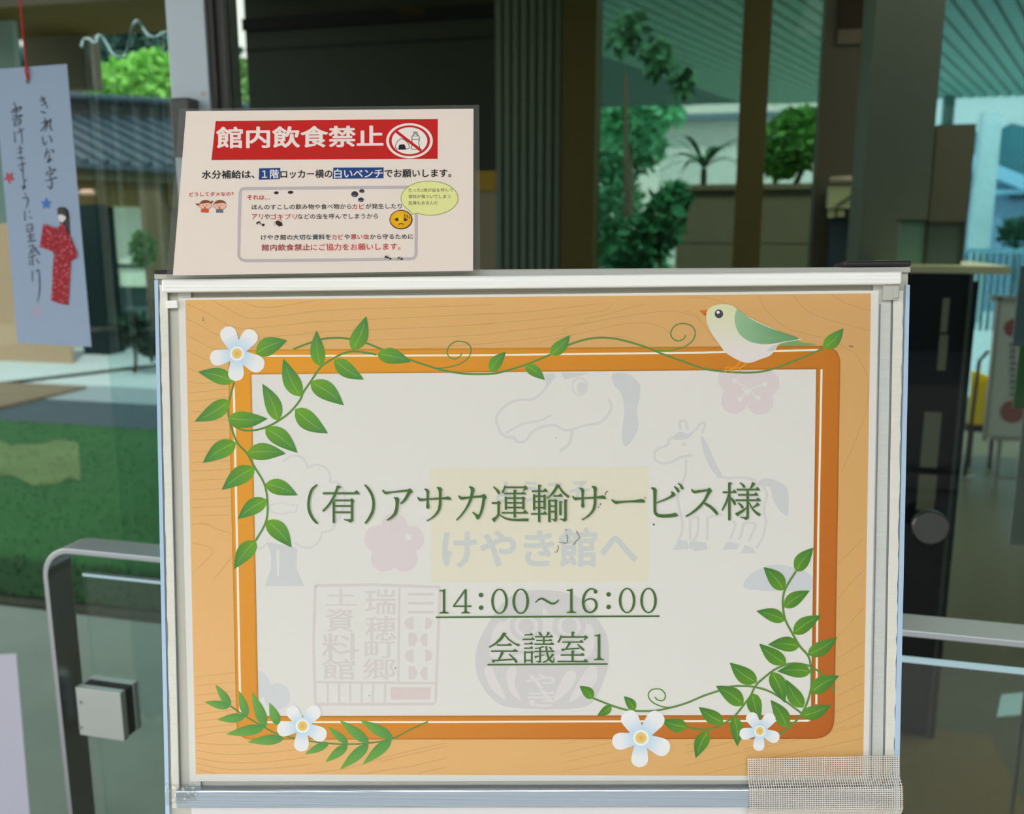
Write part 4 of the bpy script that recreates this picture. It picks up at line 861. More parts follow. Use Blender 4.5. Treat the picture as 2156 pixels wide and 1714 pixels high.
MB().box((gl,VR+.022,gt-.004),(uR-.05,VR+.030,gt)).build('glass_top_edge', M_ge, rail)
M_pl8 = mat('clamp_steel', (.50,.54,.53), .36, metal=.85)
# clamp: two plates around the glass, with screws
c0 = at(158, 1447, VR+.006); c1 = at(262, 1562, VR+.006)
for vv, nm in ((VR+.006, 'clamp_plate'), (VR+.034, 'clamp_plate')):
    MB().box((c0.x,vv,c1.z),(c1.x,vv+.011,c0.z)).build(nm, M_pl8, rail, .001)
M_gsk = mat('clamp_gasket', (.02,.02,.02), .7)
MB().box((c0.x+.002,VR+.0171,c1.z+.002),(c1.x-.001,VR+.0339,c0.z-.002)).build('clamp_gasket', M_gsk, rail)
M_scr = mat('screw_steel', (.35,.35,.35), .4, metal=.9)
for y in (1479, 1531):
    c = at(170.5, y, VR+.006); MB().disc(c, Vector((0,-1,0)), Vector((1,0,0)), .0028, .0012, 16, .0004).build('screw', M_scr, rail)

# ------------------------------------------------------------------ the doors
door = empty('door_1', Vector((at(400,200,VD).x, VD, 0)), None, None); door['kind'] = 'structure'
M_glass = glass_mat('door_glass', (.47,.50,.485), .010)
uS0 = at(357, 150, VD).x; uS1 = at(438, 150, VD).x
MB().box((-7,VD+.016,.03),(uS0+.004,VD+.026,2.62)).build('glass_pane', M_glass, door)
MB().box((uS1+.030,VD+.016,.03),(3.28,VD+.026,2.62)).build('glass_pane', M_glass, door)
M_stile = mat('stile_aluminium', lin((176,190,198), .95), .45, metal=.25)
MB().box((uS0,VD,0),(uS1,VD+.05,2.62)).build('stile', M_stile, door, .002)
M_dkseal = mat('door_seal', (.010,.011,.011), .5); M_bronze = mat('dark_frame', lin((52,52,50), .6), .5, metal=.3)
g0 = uS1; MB().box((g0,VD+.006,0),(g0+.010,VD+.05,2.62)).build('frame_strip', M_bronze, door)
MB().box((g0+.010,VD+.002,0),(g0+.0135,VD+.05,2.62)).build('door_seal', M_dkseal, door)
MB().box((g0+.0135,VD+.008,0),(g0+.028,VD+.05,2.62)).build('frame_strip', M_bronze, door)
b0 = at(356, 206, VD-.03); b1 = at(404, 330, VD-.03)
MB().box((b0.x,VD-.03,b1.z),(b1.x,VD-.0005,b0.z)).build('lock_box', mat('lock_box', lin((62,66,66), .8), .5), door, .003)
c = at(428, 198, VD); MB().disc(c, Vector((0,-1,0)), Vector((1,0,0)), .004, .001, 16).build('screw', M_scr, door)
kn = at(1960, 1113, VD-.018)
MB().disc(kn+Vector((0,.014,0)), Vector((0,-1,0)), Vector((1,0,0)), .0245, .012, 48, .0015).build('knob', mat('turned_steel', (.085,.082,.08), .3, metal=.95), door, smooth=False)
MB().disc(kn+Vector((0,.033,0)), Vector((0,-1,0)), Vector((1,0,0)), .012, .019, 24).build('knob_stem', M_scr, door)
MB().box((-7,VD-.02,2.62),(3.3,VD+.07,2.80)).build('door_header', M_bronze, door)

# ================================================================== setting: ground, canopy, lobby, garden
KI, KG = 0.34, 1.15                                    # light level of the lobby and of the garden, for choosing paints
def paint(name, rgb, k, rough=.6, **kw):
    kw.setdefault('spec', .2); return mat(name, lin(rgb, k), rough, **kw)
def glow_paint(name, col, e):  # paint with an added glow, for a pane lying in shade
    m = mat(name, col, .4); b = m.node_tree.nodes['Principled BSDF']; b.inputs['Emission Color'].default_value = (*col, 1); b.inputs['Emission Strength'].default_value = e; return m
def struct(o): o['kind'] = 'structure'; return o
def thing(o, label, cat, group=None): return prop(o, label, cat, group)
M_pave = paint('grey_paving', (122,122,120), 1.0, .8, noise=((3,3,3), .15))
struct(MB().box((-9,-9,-.05),(9,VD,0)).build('floor', M_pave))
M_lob = paint('lobby_floor', (84,84,60), KI*2.3, .35, noise=((1.5,1.5,1.5), .12))
struct(MB().box((-.55,VD,-.05),(6,8.5,0)).build('floor', M_lob))
M_pav2 = paint('garden_paving', (136,146,136), KG*.45, .7, noise=((4,4,4), .18))
yl = onz(250,1300).y
struct(MB().box((-9,VD,-.06),(-.55,yl,-.005)).build('path', M_pav2))
M_soil = paint('soil', (84,86,70), KG*.8, .95, noise=((9,9,9), .4))
yl2 = onz(250,1283).y; yl3 = onz(250,903).y; yl4 = onz(250,800).y
struct(MB().box((-9,yl,-.06),(-.55,yl2+.05,.004)).build('soil_bed', M_soil))
struct(MB().box((-14,yl2,-.06),(-.3,30,-.002)).build('ground', paint('far_ground', (168,176,168), 1.0, .9)))
rnd = random.Random(4); e0 = [onz(-80+k*25, 1012+rnd.uniform(-14,14), .016) for k in range(11)]; e1 = [onz(-80+k*24.5, 930+rnd.uniform(-8,8), .016) for k in range(11)]
struct(MB().add(e0+e1, [(k,k+1,12+k,11+k) for k in range(10)]).build('path', paint('lawn_reflection', (104,130,84), KG*1.1, .9, noise=((3,3,3),.3))))  # pale reflection in the glass, painted as a ragged patch on the lawn
# lawn: turf with standing blades
M_grass = paint('grass', (50,116,60), KG*1.45, .8, noise=((2,2,2), .25))
rnd = random.Random(11); mb = MB()
mb.box((-9,yl2,-.05),(-1.25,yl3,.012))
for k in range(7000):
    y = yl2+(yl3-yl2)*rnd.random()**1.3; x = rnd.uniform(-5.6,-1.27); h = rnd.uniform(.008,.022); t = rnd.uniform(0,6.28); w = .006
    mb.add([(x-w*math.cos(t),y-w*math.sin(t),.01),(x+w*math.cos(t),y+w*math.sin(t),.01),(x+rnd.uniform(-.02,.02),y+rnd.uniform(-.02,.02),h+.01)],[(0,1,2)])
prop(mb.build('lawn', M_grass), 'bright green lawn seen through the glass to the left of the sign', 'grass', None, 'stuff')
M_band = paint('pale_path', (168,184,186), KG*.75, .7); M_blue = paint('blue_grey_paving', (82,104,112), KG*.85, .7)
y905 = onz(250,905).y; y850 = onz(250,850).y
struct(MB().box((-14,yl3,-.05),(-.3,y850,.006)).build('path', M_blue))
struct(MB().box((-14,y850,-.05),(-.3,yl4+2,.008)).build('path', M_band))
struct(MB().tube([onz(-40,813,.02), onz(345,768,.02)], .018, 8).build('trim_13', paint('dark_kerb', (40,42,34), KG*.8)))
# canopy over the entrance (behind and above the viewer) and walls that close the lobby
M_can = paint('canopy_soffit', (112,128,146), 1.0, .8)
struct(MB().box((-6,-1.35,2.80),(6,VD+.07,2.95)).build('ceiling', M_can))
zc = 2.70; vL = onz(200,75,zc).y; vRr = onz(780,14,zc).y
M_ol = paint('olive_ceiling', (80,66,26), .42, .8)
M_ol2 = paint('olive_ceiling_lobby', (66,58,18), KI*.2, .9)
struct(MB().add([(-9,4.0,zc),(at(395,60,4.0).x,4.0,zc),(at(395,60,vL).x,vL,zc),(-9,vL,zc),(-9,4.0,zc+.06),(at(395,60,4.0).x,4.0,zc+.06),(at(395,60,vL).x,vL,zc+.06),(-9,vL,zc+.06)],[(3,2,1,0),(4,5,6,7),(0,1,5,4),(1,2,6,5),(2,3,7,6),(3,0,4,7)]).build('ceiling', M_ol))
VW = 4.6
uG = at(516,60,VW).x
struct(MB().add([(-.82,VD+.07,zc),(6,VD+.07,zc),(6,VW,zc),(-2.72,VW,zc),(-.82,VD+.07,zc+.06),(6,VD+.07,zc+.06),(6,VW,zc+.06),(-2.72,VW,zc+.06)],[(3,2,1,0),(4,5,6,7),(0,1,5,4),(1,2,6,5),(2,3,7,6),(3,0,4,7)]).build('ceiling', M_ol2))
# left fascia, pale column, timber wall
M_fas = paint('dark_fascia', (68,60,52), .2, .7)
mb = MB(); wbox(mb, 55,83,192,190, vL-.05, .1, (None, zc)); struct(mb.build('trim_1', M_fas))
M_pcol = paint('pale_panel', (150,176,176), KG*.62, .5)
mb = MB(); wbox(mb, -90,300,58,470, 5.0, .04, (None, zc)); struct(mb.build('trim_2', M_pcol))
M_tim = paint('timber_cladding', (172,150,124), KG*.8, .7, noise=((.5,.5,.5), .1), bump=((40,40,2), .2))
mb = MB(); wbox(mb, -120,470,140,800, 8.3, .04, (0, None)); struct(mb.build('wall_left', M_tim))
M_deck = paint('timber_deck', (158,140,112), KG*.85, .7, noise=((2,8,2), .2))
p0 = onz(-60,925); p1 = onz(205,815); struct(MB().box((-9,p0.y+.02,-.05),(p1.x,p1.y-.15,.035)).build('deck', M_deck))
# dark main wall of the lobby
M_wall = paint('dark_wall', (35,39,33), KI*.95, .6, noise=((.6,.6,.6), .1))
uE = at(1046,300,VW).x; zt = at(780,52,VW).z
struct(MB().box((uG,VW,0),(uE,VW+.15,zc)).build('wall_back', M_wall))
M_band2 = paint('black_band', (18,18,12), KI*2, .6)
za = at(520,42,VW).z; zb = at(520,66,VW).z
struct(MB().box((uG,VW-.03,zb),(uE,VW,za)).build('trim_3', M_band2))
M_br = paint('brown_panel', (58,44,12), KI*2, .6)
mb = MB(); wbox(mb, 838,12,892,30, VW-.035, .004); struct(mb.build('trim_4', M_br))
M_shad = paint('joint', (26,30,26), KI*1.5)
zj = at(520,103,VW).z; struct(MB().box((uG,VW-.006,zj-.012),(uE,VW,zj)).build('trim_5', M_shad))
# lit recess at the end of the wall
M_gold = paint('gold_board', (128,98,34), KI, .5); M_tan = paint('tan_wall', (112,100,84), KI, .7)
mb = MB(); wbox(mb, 1000,360,1048,402, VW-.02, .02); struct(mb.build('trim_6', M_gold))
mb = MB(); wbox(mb, 1000,404,1048,640, VW-.012, .012, (0, None)); struct(mb.build('wall_recess', M_tan))
# slatted panel and brown post
sp = empty('slatted_panel', Vector((at(1110,300,4.3).x, 4.3, 0)), 'tall dark grey slatted panel between the plain dark wall and the brown post', 'panel')
M_slat = paint('slat_grey', (46,51,47), KI*.36, .6)
mb = MB(); u0 = at(1044,300,4.3).x; u1 = at(1184,300,4.3).x; mb.box((u0,4.3,0),(u1,4.34,zc)); mb.build('back_board', M_slat, sp)
for k in range(8):
    x = u0+(u1-u0)*(k+.5)/8; MB().box((x-.012,4.275,0),(x+.012,4.30,zc)).build('slat', M_slat, sp)
M_post = paint('brown_post', (50,45,25), KI*.62, .6)
mb = MB(); wbox(mb, 1182,300,1252,301, 4.22, .18, (0, zc)); struct(mb.build('trim_7', M_post))
mb = MB(); wbox(mb, 1553,300,1612,301, 4.22, .18, (0, zc)); struct(mb.build('trim_8', M_post))
mb = MB(); wbox(mb, 1722,300,1836,301, 4.22, .18, (0, zc)); struct(mb.build('wall_right', paint('umber_wall', (52,49,42), KI*.85)))
M_gcol = paint('grey_column', (60,66,61), KI*.95, .5, noise=((3,.4,.4), .12))
mb = MB(); wbox(mb, 1824,300,1966,301, 3.3, .35, (0, zc)); struct(mb.build('trim_9', M_gcol))
mb = MB(); wbox(mb, 1960,262,2040,600, 3.55, .1, (0, None)); struct(mb.build('trim_10', paint('olive_panel', (62,62,52), KI*.95, .5)))
MG2 = glass_mat('garden_window', (.62,.74,.70), .012); MG3 = glass_mat('side_window', (.58,.79,.85), .012)
uw0 = at(1252,300,4.3).x; uw1 = at(1556,300,4.3).x; struct(MB().box((uw0,4.33,0),(uw1,4.338,zc)).build('window_1', MG2))
uw0 = at(1610,300,4.3).x; uw1 = at(1724,300,4.3).x; struct(MB().box((uw0,4.33,0),(uw1,4.338,zc)).build('window_2', MG2))
uw0 = at(1960,300,7.0).x; struct(MB().box((uw0,7.0,0),(9,7.008,3.14)).build('window_3', MG3))
# things on the umber wall: dark niche above, lit shelf below
mb = MB(); wbox(mb, 1768,-40,1836,58, 4.2, .02); struct(mb.build('trim_11', paint('niche', (26,20,10), KI*.85)))
mb = MB(); wbox(mb, 1764,60,1834,92, 4.205, .015); struct(mb.build('trim_12', paint('niche_sill', (62,56,50), KI*.85)))
sh = empty('display_shelf', at(1780,470,4.1), 'lit pale display shelf on the umber wall above the sign\'s right corner', 'shelf')
M_lamp = mat('shelf_lamp', lin((170,160,146), KI*1.6), .4); M_pg = paint('pale_green_board', (168,178,140), KI*1.7, .5)
mb = MB(); mb.tube([at(1748,378,4.08), at(1816,376,4.08)], .012, 12); mb.build('light_tube', M_lamp, sh, smooth=True)
mb = MB(); wbox(mb, 1745,392,1820,438, 4.1, .1); mb.build('panel', M_pg, sh)
mb = MB(); mb.tube([at(1762,434,4.09), at(1812,400,4.09)], .008, 8); mb.build('brace', paint('brace', (86,92,74), KI*1.4), sh)
for k, (x0,x1,y0,y1) in enumerate(((1745,1758,441,458),(1764,1778,441,456),(1792,1814,440,452),(1796,1814,455,472),(1796,1812,478,490))):
    mb = MB(); wbox(mb, x0,y0,x1,y1, 4.12, .06); mb.build('box_tray', M_pg, sh)
mb = MB(); wbox(mb, 1744,458,1800,600, 4.16, .04); mb.build('dark_cabinet', paint('dark_cabinet', (30,42,48), KI*.9), sh)
# low screens and counter in front of the grey column
gs = empty('counter_screen', at(1950,560,3.0), 'low framed glass screen standing on the counter to the right of the sign', 'screen')
M_fr = paint('screen_frame', (40,46,44), KI)
for x0, x1, y0, rgb in ((1893,1946,466,(78,104,96)),(1952,2022,470,(62,74,72))):
    mb = MB(); wbox(mb, x0,y0,x1,562, 3.0, .02); mb.build('screen_panel', paint('screen_pane', rgb, KI*1.05, .3), gs)
    mb = MB(); wbox(mb, x0-4,y0-4,x1+4,y0, 2.995, .03); wb = mb.build('screen_frame', M_fr, gs)
    mb = MB(); wbox(mb, x1,y0-4,x1+5,562, 2.995, .03); mb.build('screen_frame', M_fr, gs)
cn = empty('counter', Vector((at(2000,600,2.9).x,2.9,0)), 'dark reception counter with a thin beige top edge right of the sign', 'counter')
zt_ = at(1980,560,2.9).z; u0 = at(1880,570,2.9).x; u1 = at(2128,570,2.9).x
MB().box((u0,2.9,zt_-.022),(u1,3.4,zt_)).build('counter_top', paint('counter_top', (124,110,88), KI*.45, .4), cn)
MB().box((u0+.01,2.93,0),(at(2034,640,2.93).x,3.38,zt_-.022)).build('counter_body', paint('counter_body', (50,48,42), KI, .6), cn)
# dark display board with sheets pinned to it
kb = empty('display_board', onz(1990,1040), 'tall navy display board with pale sheets pinned on it, right of the sign', 'display board')
vK = 2.55
q = [at(1905,578,vK), at(2036,576,vK-.05), at(2008,1040,vK-.05), at(1890,1300,vK)]
M_nav = paint('navy_board', (28,31,38), KI, .5)
p0, p1 = at(1900,700,vK), at(2034,576,vK); zt2 = p1.z
MB().box((p0.x-.05,vK,.02),(at(2022,800,vK).x,vK+.03,zt2)).build('board', M_nav, kb)
M_chan = paint('board_edge', (64,72,74), KI*.9, .4)
MB().box((at(2022,800,vK).x,vK-.004,0),(at(2029,800,vK).x,vK+.035,zt2)).build('board_edge', M_chan, kb)
MB().box((at(2029,800,vK).x,vK-.004,0),(at(2040,800,vK).x,vK+.035,zt2-.02)).build('board_edge', M_nav, kb)
M_pin = paint('pinned_sheet', (120,122,112), KI*1.1, .7)
for x0,y0,x1,y1 in ((1983,628,1997,700),(1976,705,1994,780),(1942,868,1978,985),(1932,1000,1970,1075)):
    mb = MB(); wbox(mb, x0,y0,x1,y1, vK-.004, .003); mb.build('pinned_sheet', M_pin, kb)
c = onz(1998,1040); MB().tube([Vector((c.x,c.y-.02,0)), Vector((c.x,c.y-.02,.9))], .008, 10).build('support_pole', M_chan, kb)
MB().disc(Vector((c.x,c.y-.02,0)), Vector((0,0,1)), Vector((1,0,0)), .035, .02, 20).build('pole_foot', mat('foot_black', (.01,.01,.01), .6), kb)
# white notice stand, yellow board
vN = onz(2104,1032).y
ns = empty('notice_stand', onz(2104,1032), 'white framed notice stand with round red marks at the right edge', 'notice stand')
M_nb = paint('notice_face', (112,122,122), KI*1.15, .5); M_nf = paint('notice_frame', (96,102,100), KI*1.15, .4, metal=.3)
mb = MB(); wbox(mb, 2092,634,2230,922, vN, .02); mb.build('panel', M_nb, ns)
for x0,y0,x1,y1 in ((2086,626,2094,930),(2086,624,2236,634),(2086,920,2236,930)):
    mb = MB(); wbox(mb, x0,y0,x1,y1, vN-.01, .04); mb.build('panel_frame', M_nf, ns)
pl = Plane(at(2120,800,vN), Vector((1,0,0)), Vector((0,0,1)))
for x, y, r in ((2135,690,17),(2132,866,22)):
    cc = at(x,y,vN-.001); MB().disc(cc, Vector((0,-1,0)), Vector((1,0,0)), r/FPX*vN*1.0, .002, 28).build('round_mark', paint('dark_red', (84,52,54), KI*1.1), ns)
for k, y in enumerate(range(722, 830, 13)):
    mb = MB(); wbox(mb, 2126+(k%2),y,2140-(k%3),y+8, vN-.003, .002); mb.build('printed_character', paint('print_grey', (70,76,80), KI*1.1), ns)
for x in (2097, 2240):
    mb = MB(); wbox(mb, x,925,x+8,1034, vN, .02, (0, None)); mb.build('leg', M_nf, ns)
z0 = at(2100,985,vN).z; MB().tube([at(2030,1005,vN-.3), at(2050,1003,vN)], .006, 8).build('crossbar', M_nf, ns)
mb = MB(); wbox(mb, 2098,1006,2240,1013, vN+.002, .012); mb.build('crossbar', M_nf, ns)
MB().tube([onz(2030,1008), at(2062,760,vN-.05), at(2080,740,vN-.01)], .010, 8).build('strut', paint('strut_dark', (46,46,42), KI), ns, smooth=True)
vY = vN+.5
yb = empty('yellow_floor_sign', at(2065,906,vY), 'yellow plastic floor sign with a black base behind the notice stand', 'floor sign')
M_yel = paint('yellow_plastic', (150,132,14), KI*1.1, .4)
q = [at(2049,782,vY),at(2068,786,vY),at(2096,800,vY),at(2096,896,vY),at(2040,896,vY)]
k = len(q); vs = q+[x+Vector((0,.05,0)) for x in q]; MB().add(vs, [tuple(range(k)), tuple(range(2*k-1,k-1,-1))]+[(i,(i+1)%k,k+(i+1)%k,k+i) for i in range(k)]).build('sign_panel', M_yel, yb, .004)
mb = MB(); wbox(mb, 2036,896,2096,910, vY-.02, .09); mb.build('base', mat('base_black', (.012,.012,.012), .6), yb)
for x in (2042, 2086):
    mb = MB(); wbox(mb, x,910,x+6,960, vY, .03, (0, None)); mb.build('leg', mat('base_black2', (.03,.03,.028), .6), yb)
# door mat and floor patch
p0, p1 = onz(1880,1470), onz(2104,1714)
thing(MB().box((at(1800,1600,1.7).x,VD+.08,0),(onz(2106,1600).x,onz(2000,1548).y,.012)).build('door_mat', paint('brown_mat', (86,76,50), KI*1.25, .95, noise=((30,30,30), .25))), 'brown entrance mat on the lobby floor at the lower right', 'mat')
f = [onz(2108,1465), onz(2175,1458), onz(2180,1505), onz(2098,1512)]
thing(MB().hexa([p+Vector((0,0,.004)) for p in f], Vector((0,0,-.0035))).build('floor_patch', paint('floor_patch', (146,176,204), KI*1.5, .5)), 'pale blue patch lying on the floor at the right edge beyond the mat', 'floor patch')
# tall pale panel added for a reflection of the outdoors at the right edge
bn = empty('reflection_panel', onz(2150,1180), 'added pale panel with a green band, standing for a reflection, at the right edge beside the notice stand', 'banner')
vB = 2.2
for (y0, y1, rgb) in ((560,730,(140,168,186)),(730,862,(100,160,110)),(862,1150,(164,188,206))):
    mb = MB(); wbox(mb, 2140,y0,2230,y1, vB, .004); mb.build('reflection_face', paint('banner', rgb, KI*1.5), bn)  # pale and green bands stand for reflected outdoors
MB().tube([onz(2236,1560,0), Vector((at(2232,600,vB).x, vB+.01, at(2150,556,vB).z))], .008, 8).build('panel_pole', M_nf, bn) if False else None
mb = MB(); wbox(mb, 2229,556,2236,1152, vB, .01, (0, None)); mb.build('panel_pole', M_nf, bn)

# ------------------------------------------------------------------ garden and beyond
def leafmesh(name, blobs, n, size, m, seed, aspect=2.2, parent=None, droop=0):
    rnd = random.Random(seed); mb = MB()
    for (c, rx, ry, rz, w) in blobs:
        for k in range(int(n*w)):
            while True:
                p = Vector((rnd.uniform(-1,1), rnd.uniform(-1,1), rnd.uniform(-1,1)))
                if .25 < p.length < 1: break
            p = p*(0.72+.28/ max(.3,p.length)); q = c+Vector((p.x*rx,p.y*ry,p.z*rz))
            d = Vector((rnd.gauss(0,1),rnd.gauss(0,1),rnd.gauss(0,.7)-droop)).normalized(); s = d.cross(Vector((rnd.gauss(0,1),rnd.gauss(0,1),rnd.gauss(0,1)))).normalized()
            L = size*rnd.uniform(.6,1.3); mb.add([q, q+d*L*.5+s*L/aspect*.5, q+d*L, q+d*L*.5-s*L/aspect*.5], [(0,1,2,3)])
    return mb.build(name, m, parent)
def tree(label, name, blobs, n, size, rgb, seed, trunk=None, k=KG, aspect=2.0, cat='tree', group=None, droop=0, z0=0.0):
    c0 = blobs[0][0]; o = empty(name, Vector((c0.x, c0.y, z0)), label, cat, group)
    m = paint(name+'_leaf', rgb, k, .7, noise=((1.5,1.5,1.5), .35)); leafmesh('foliage', blobs, n, size, m, seed, aspect, o, droop)
    cz = min(b[0].z-b[3]*.3 for b in blobs)
    MB().tube([Vector((c0.x,c0.y,z0)), Vector((c0.x+.03,c0.y,z0+max(.05,(cz-z0)*.6))), Vector((c0.x,c0.y,max(z0+.1,cz+blobs[0][3]*.4)))], [trunk or .05, (trunk or .05)*.8, (trunk or .05)*.5], 8).build('trunk', paint(name+'_bark', (70,62,50), k, .9), o, smooth=True)
    return o
def blob(px, py, v, rpx, w=1.0, sy=None, sx=None):
    c = at(px, py, v); d = (c-EYE).dot(FWD); r = rpx/FPX*d
    return (c, (sx or 1)*r, r, (sy or 1)*r, w)
# left: low pavilion with a ribbed metal roof
pav = empty('garden_pavilion', Vector((at(250,700,9.2).x,9.2,0)), 'low pavilion with a ribbed grey metal roof beyond the lawn', 'building')
M_roof = paint('metal_roof', (92,116,134), KG*1.75, .45, metal=.2); M_rid = paint('ridge_dark', (52,60,62), KG*.9, .6); M_bm = paint('eave_beam', (62,64,46), KG*.65, .7)
R = [at(60,246,11), at(520,262,11), at(560,362,9), at(20,334,9)]
MB().hexa(R, Vector((0,0,-.06))).build('roof', M_roof, pav)
for kx in range(-6, 18):
    t0 = kx/12-.02; t1 = t0+.42
    if t1 < .03 or t0 > .95: continue
    a_ = R[0].lerp(R[1], max(0,t0)) if t0 >= 0 else R[0].lerp(R[3], -t0/.42)
    b_ = R[3].lerp(R[2], min(1,t1)) if t1 <= 1 else R[2].lerp(R[1], (t1-1)/.42)
    MB().tube([a_+Vector((0,0,.02)), b_+Vector((0,0,.02))], .035, 6).build('roof_rib', M_roof, pav)
MB().hexa([at(60,190,11.05), at(520,222,11.05), at(520,264,11.05), at(60,248,11.05)], Vector((0,.4,0))).build('ridge_board', M_rid, pav)
MB().tube([at(60,196,11.0), at(520,226,11.0)], .05, 8).build('ridge_cap', M_roof, pav)
MB().hexa([at(20,338,9.05), at(560,366,9.05), at(560,392,9.05), at(20,374,9.05)], Vector((0,.2,0))).build('eave_beam', M_bm, pav)
MB().hexa([at(20,372,9.2), at(560,390,9.2), at(560,440,9.2), at(20,432,9.2)], Vector((0,.2,0))).build('lintel', paint('lintel', (104,92,54), KG*.6, .7), pav)
mb = MB(); wbox(mb, 60,432,520,800, 9.7, .2, (0, None)); mb.build('wall', paint('pavilion_wall', (76,100,100), KG*.55, .7), pav)
mb = MB(); wbox(mb, 217,434,302,603, 9.55, .05); wn = mb.build('window', glow_paint('milky_window', (.66,.80,.64), 1.15), pav)  # pale window, brightened under the roof by an added glow
mb = MB(); wbox(mb, 217,556,300,564, 9.52, .03); mb.build('window_bar', paint('window_bar', (44,66,56), KG*.6), wn)
mb = MB(); wbox(mb, 164,430,216,768, 9.0, .3, (0, None)); mb.build('post', paint('teal_post', (26,58,60), KG*1.5, .6), pav)
mb = MB(); wbox(mb, 306,384,350,768, 9.1, .3, (0, None)); mb.build('post', paint('brown_timber', (92,82,62), KG*.6, .7), pav)
mb = MB(); mb.tube([at(168,405,9.0), at(178,405,9.0), at(198,405,9.0)], [.02,.035,.03], 12); mb.build('wall_lamp', mat('pav_lamp', lin((214,180,160), .9), .3), pav)
tree('bright green tree rising behind the pavilion roof', 'garden_tree', [blob(290,170,13.5,60,1,.8),blob(225,185,13.5,40,.5,.8),blob(330,160,13.6,50,.7),blob(380,180,13.8,50,.6)], 1500, .16, (110,170,76), 21, .08, KG*.34)
tree('small round clipped shrub at the pavilion post', 'round_shrub', [blob(302,525,8.6,24,1,1.6)], 500, .07, (84,124,76), 22, .02, KG*.75, cat='shrub')
tree('dark low shrub in front of the pavilion wall', 'low_shrub', [blob(276,690,7.9,30,1,1.1),blob(320,722,7.9,26,.8)], 500, .09, (22,52,36), 23, .02, KG*.7, cat='shrub')
tree('dark tall hedge tree far behind the pavilion', 'hedge_tree', [blob(180,160,19,70,1,1.2),blob(300,110,19,80,1.2),blob(420,140,19,90,1.2),blob(80,170,19,70,1)], 1800, .3, (58,92,88), 24, .1, KG*.75)
# clear sheet added for a tree line reflected against the sky
vC = 2.1; top = [(168,190),(171,100),(176,84),(188,82),(200,92),(208,74),(222,88),(236,112),(250,121),(264,116),(272,88),(281,52),(290,44),(300,58),(312,74),(328,78),(348,68),(372,76)]
tp = cr([tuple(at(x,y,vC+.02*math.sin(i*1.7))) for i, (x, y) in enumerate(top[1:])], 4)
cu = empty('reflection_sheet', Vector((tp[0][0], vC, 0)), 'clear sheet added for a reflected tree line with a wavy top edge behind the glass, left of the metal post', 'reflection sheet')
k = len(tp); mb = MB(); mb.add([Vector(p) for p in tp]+[Vector((p[0],p[1],.02)) for p in tp], [(i,i+1,k+i+1,k+i) for i in range(k-1)]); mb.build('reflection_film', glass_mat('vinyl', (.74,.88,.88), .05, .05), cu, smooth=True)
MB().tube([Vector(p) for p in tp], .0035, 8).build('bright_rim', mat('sky_rim', lin((130,160,166), .6), .25, coat=.5), cu, smooth=True)  # bright sky outline of the reflection, made as a thin tube
# gap by the post: pole against the sky, tree below
tree('slim light green tree seen in the narrow gap beside the post', 'slim_tree', [blob(503,190,13,24,1,2.0),blob(506,140,13,14,.4)], 500, .12, (110,150,90), 27, .03, KG*.6)
# centre: planter with plants in front of a white house, seen through the lobby windows
gp_ = empty('planter', Vector((at(1580,500,6).x,6,0)), 'long brown timber planter box below the leafy plants outside the window', 'planter')
M_pl = paint('planter_board', (96,86,70), KG*.42, .8, bump=((2,2,30), .2))
zp = at(1580,398,6).z; u0 = at(1424,480,6).x; u1 = at(1745,480,6).x; nb = 5
for k in range(nb): MB().box((u0,6,k*zp/nb+.004),(u1,6.03,(k+1)*zp/nb-.004)).build('board', M_pl, gp_)
MB().box((u0+.01,6.03,.01),(u1-.01,6.5,zp-.02)).build('planter_box', M_pl, gp_)
MB().box((u0-.02,5.97,zp-.004),(u1+.02,6.54,zp+.03)).build('rim', M_pl, gp_)
def palm(px, py, v, label, nl, L, rgb, seed, k=KG*.4):
    rnd = random.Random(seed); c = at(px, py, v); o = empty('palm_plant', Vector((c.x,c.y,zp)), label, 'plant'); m = paint('palm_leaf', rgb, k, .6); mb = MB()
    for i in range(nl):
        t = 2*math.pi*i/nl+rnd.uniform(-.3,.3); d = Vector((math.cos(t), math.sin(t)*.6, 0)); pts = []
        up = rnd.uniform(.5,1.1)
        for j in range(8):
            s = j/7; pts.append(c+d*(L*s*.8)+Vector((0,0,L*(up*s-.62*s*s))))
        sd = d.cross(Vector((0,0,1))).normalized(); vs = []
        for j, p in enumerate(pts):
            w = .028*L*2*math.sin(math.pi*min(.98,.08+j/7.5)); vs += [p+sd*w+Vector((0,0,.3*w)), p-sd*w+Vector((0,0,.3*w))]
        mb.add(vs, [(2*j,2*j+1,2*j+3,2*j+2) for j in range(7)])
    mb.build('fronds', m, o)
    MB().tube([Vector((c.x,c.y+.02,zp+.031)), c], .02, 8).build('stem', paint('palm_stem', (60,66,48), k), o)
palm(1482,355,6.25,'spiky palm plant at the left end of the planter',16,.42,(56,84,66),31)
tree('dense bush with bright green leaves in the planter', 'planter_bush', [blob(1680,292,6.25,64,1,1.0),blob(1640,340,6.25,32,.5)], 1200, .07, (66,104,48), 33, .02, KG*.28, cat='shrub', z0=zp+.034)
tree('loose shrub with dark leaves left of the planter', 'garden_shrub', [blob(1390,470,5.6,44,.8,1.3),blob(1330,520,5.6,60,1),blob(1420,420,5.7,30,.4)], 500, .08, (44,92,62), 34, .02, KG*.35, cat='shrub', z0=.013)
tree('dark hedge behind the garden window, left of the white house', 'garden_hedge', [blob(1290,330,17.2,60,1,.8),blob(1290,430,17.2,60,1.2),blob(1350,310,17.2,50,.8),blob(1280,530,17.2,60,1),blob(1350,560,17.2,60,.8),blob(1300,230,17.2,60,.8)], 800, .2, (66,112,84), 38, .05, .40)
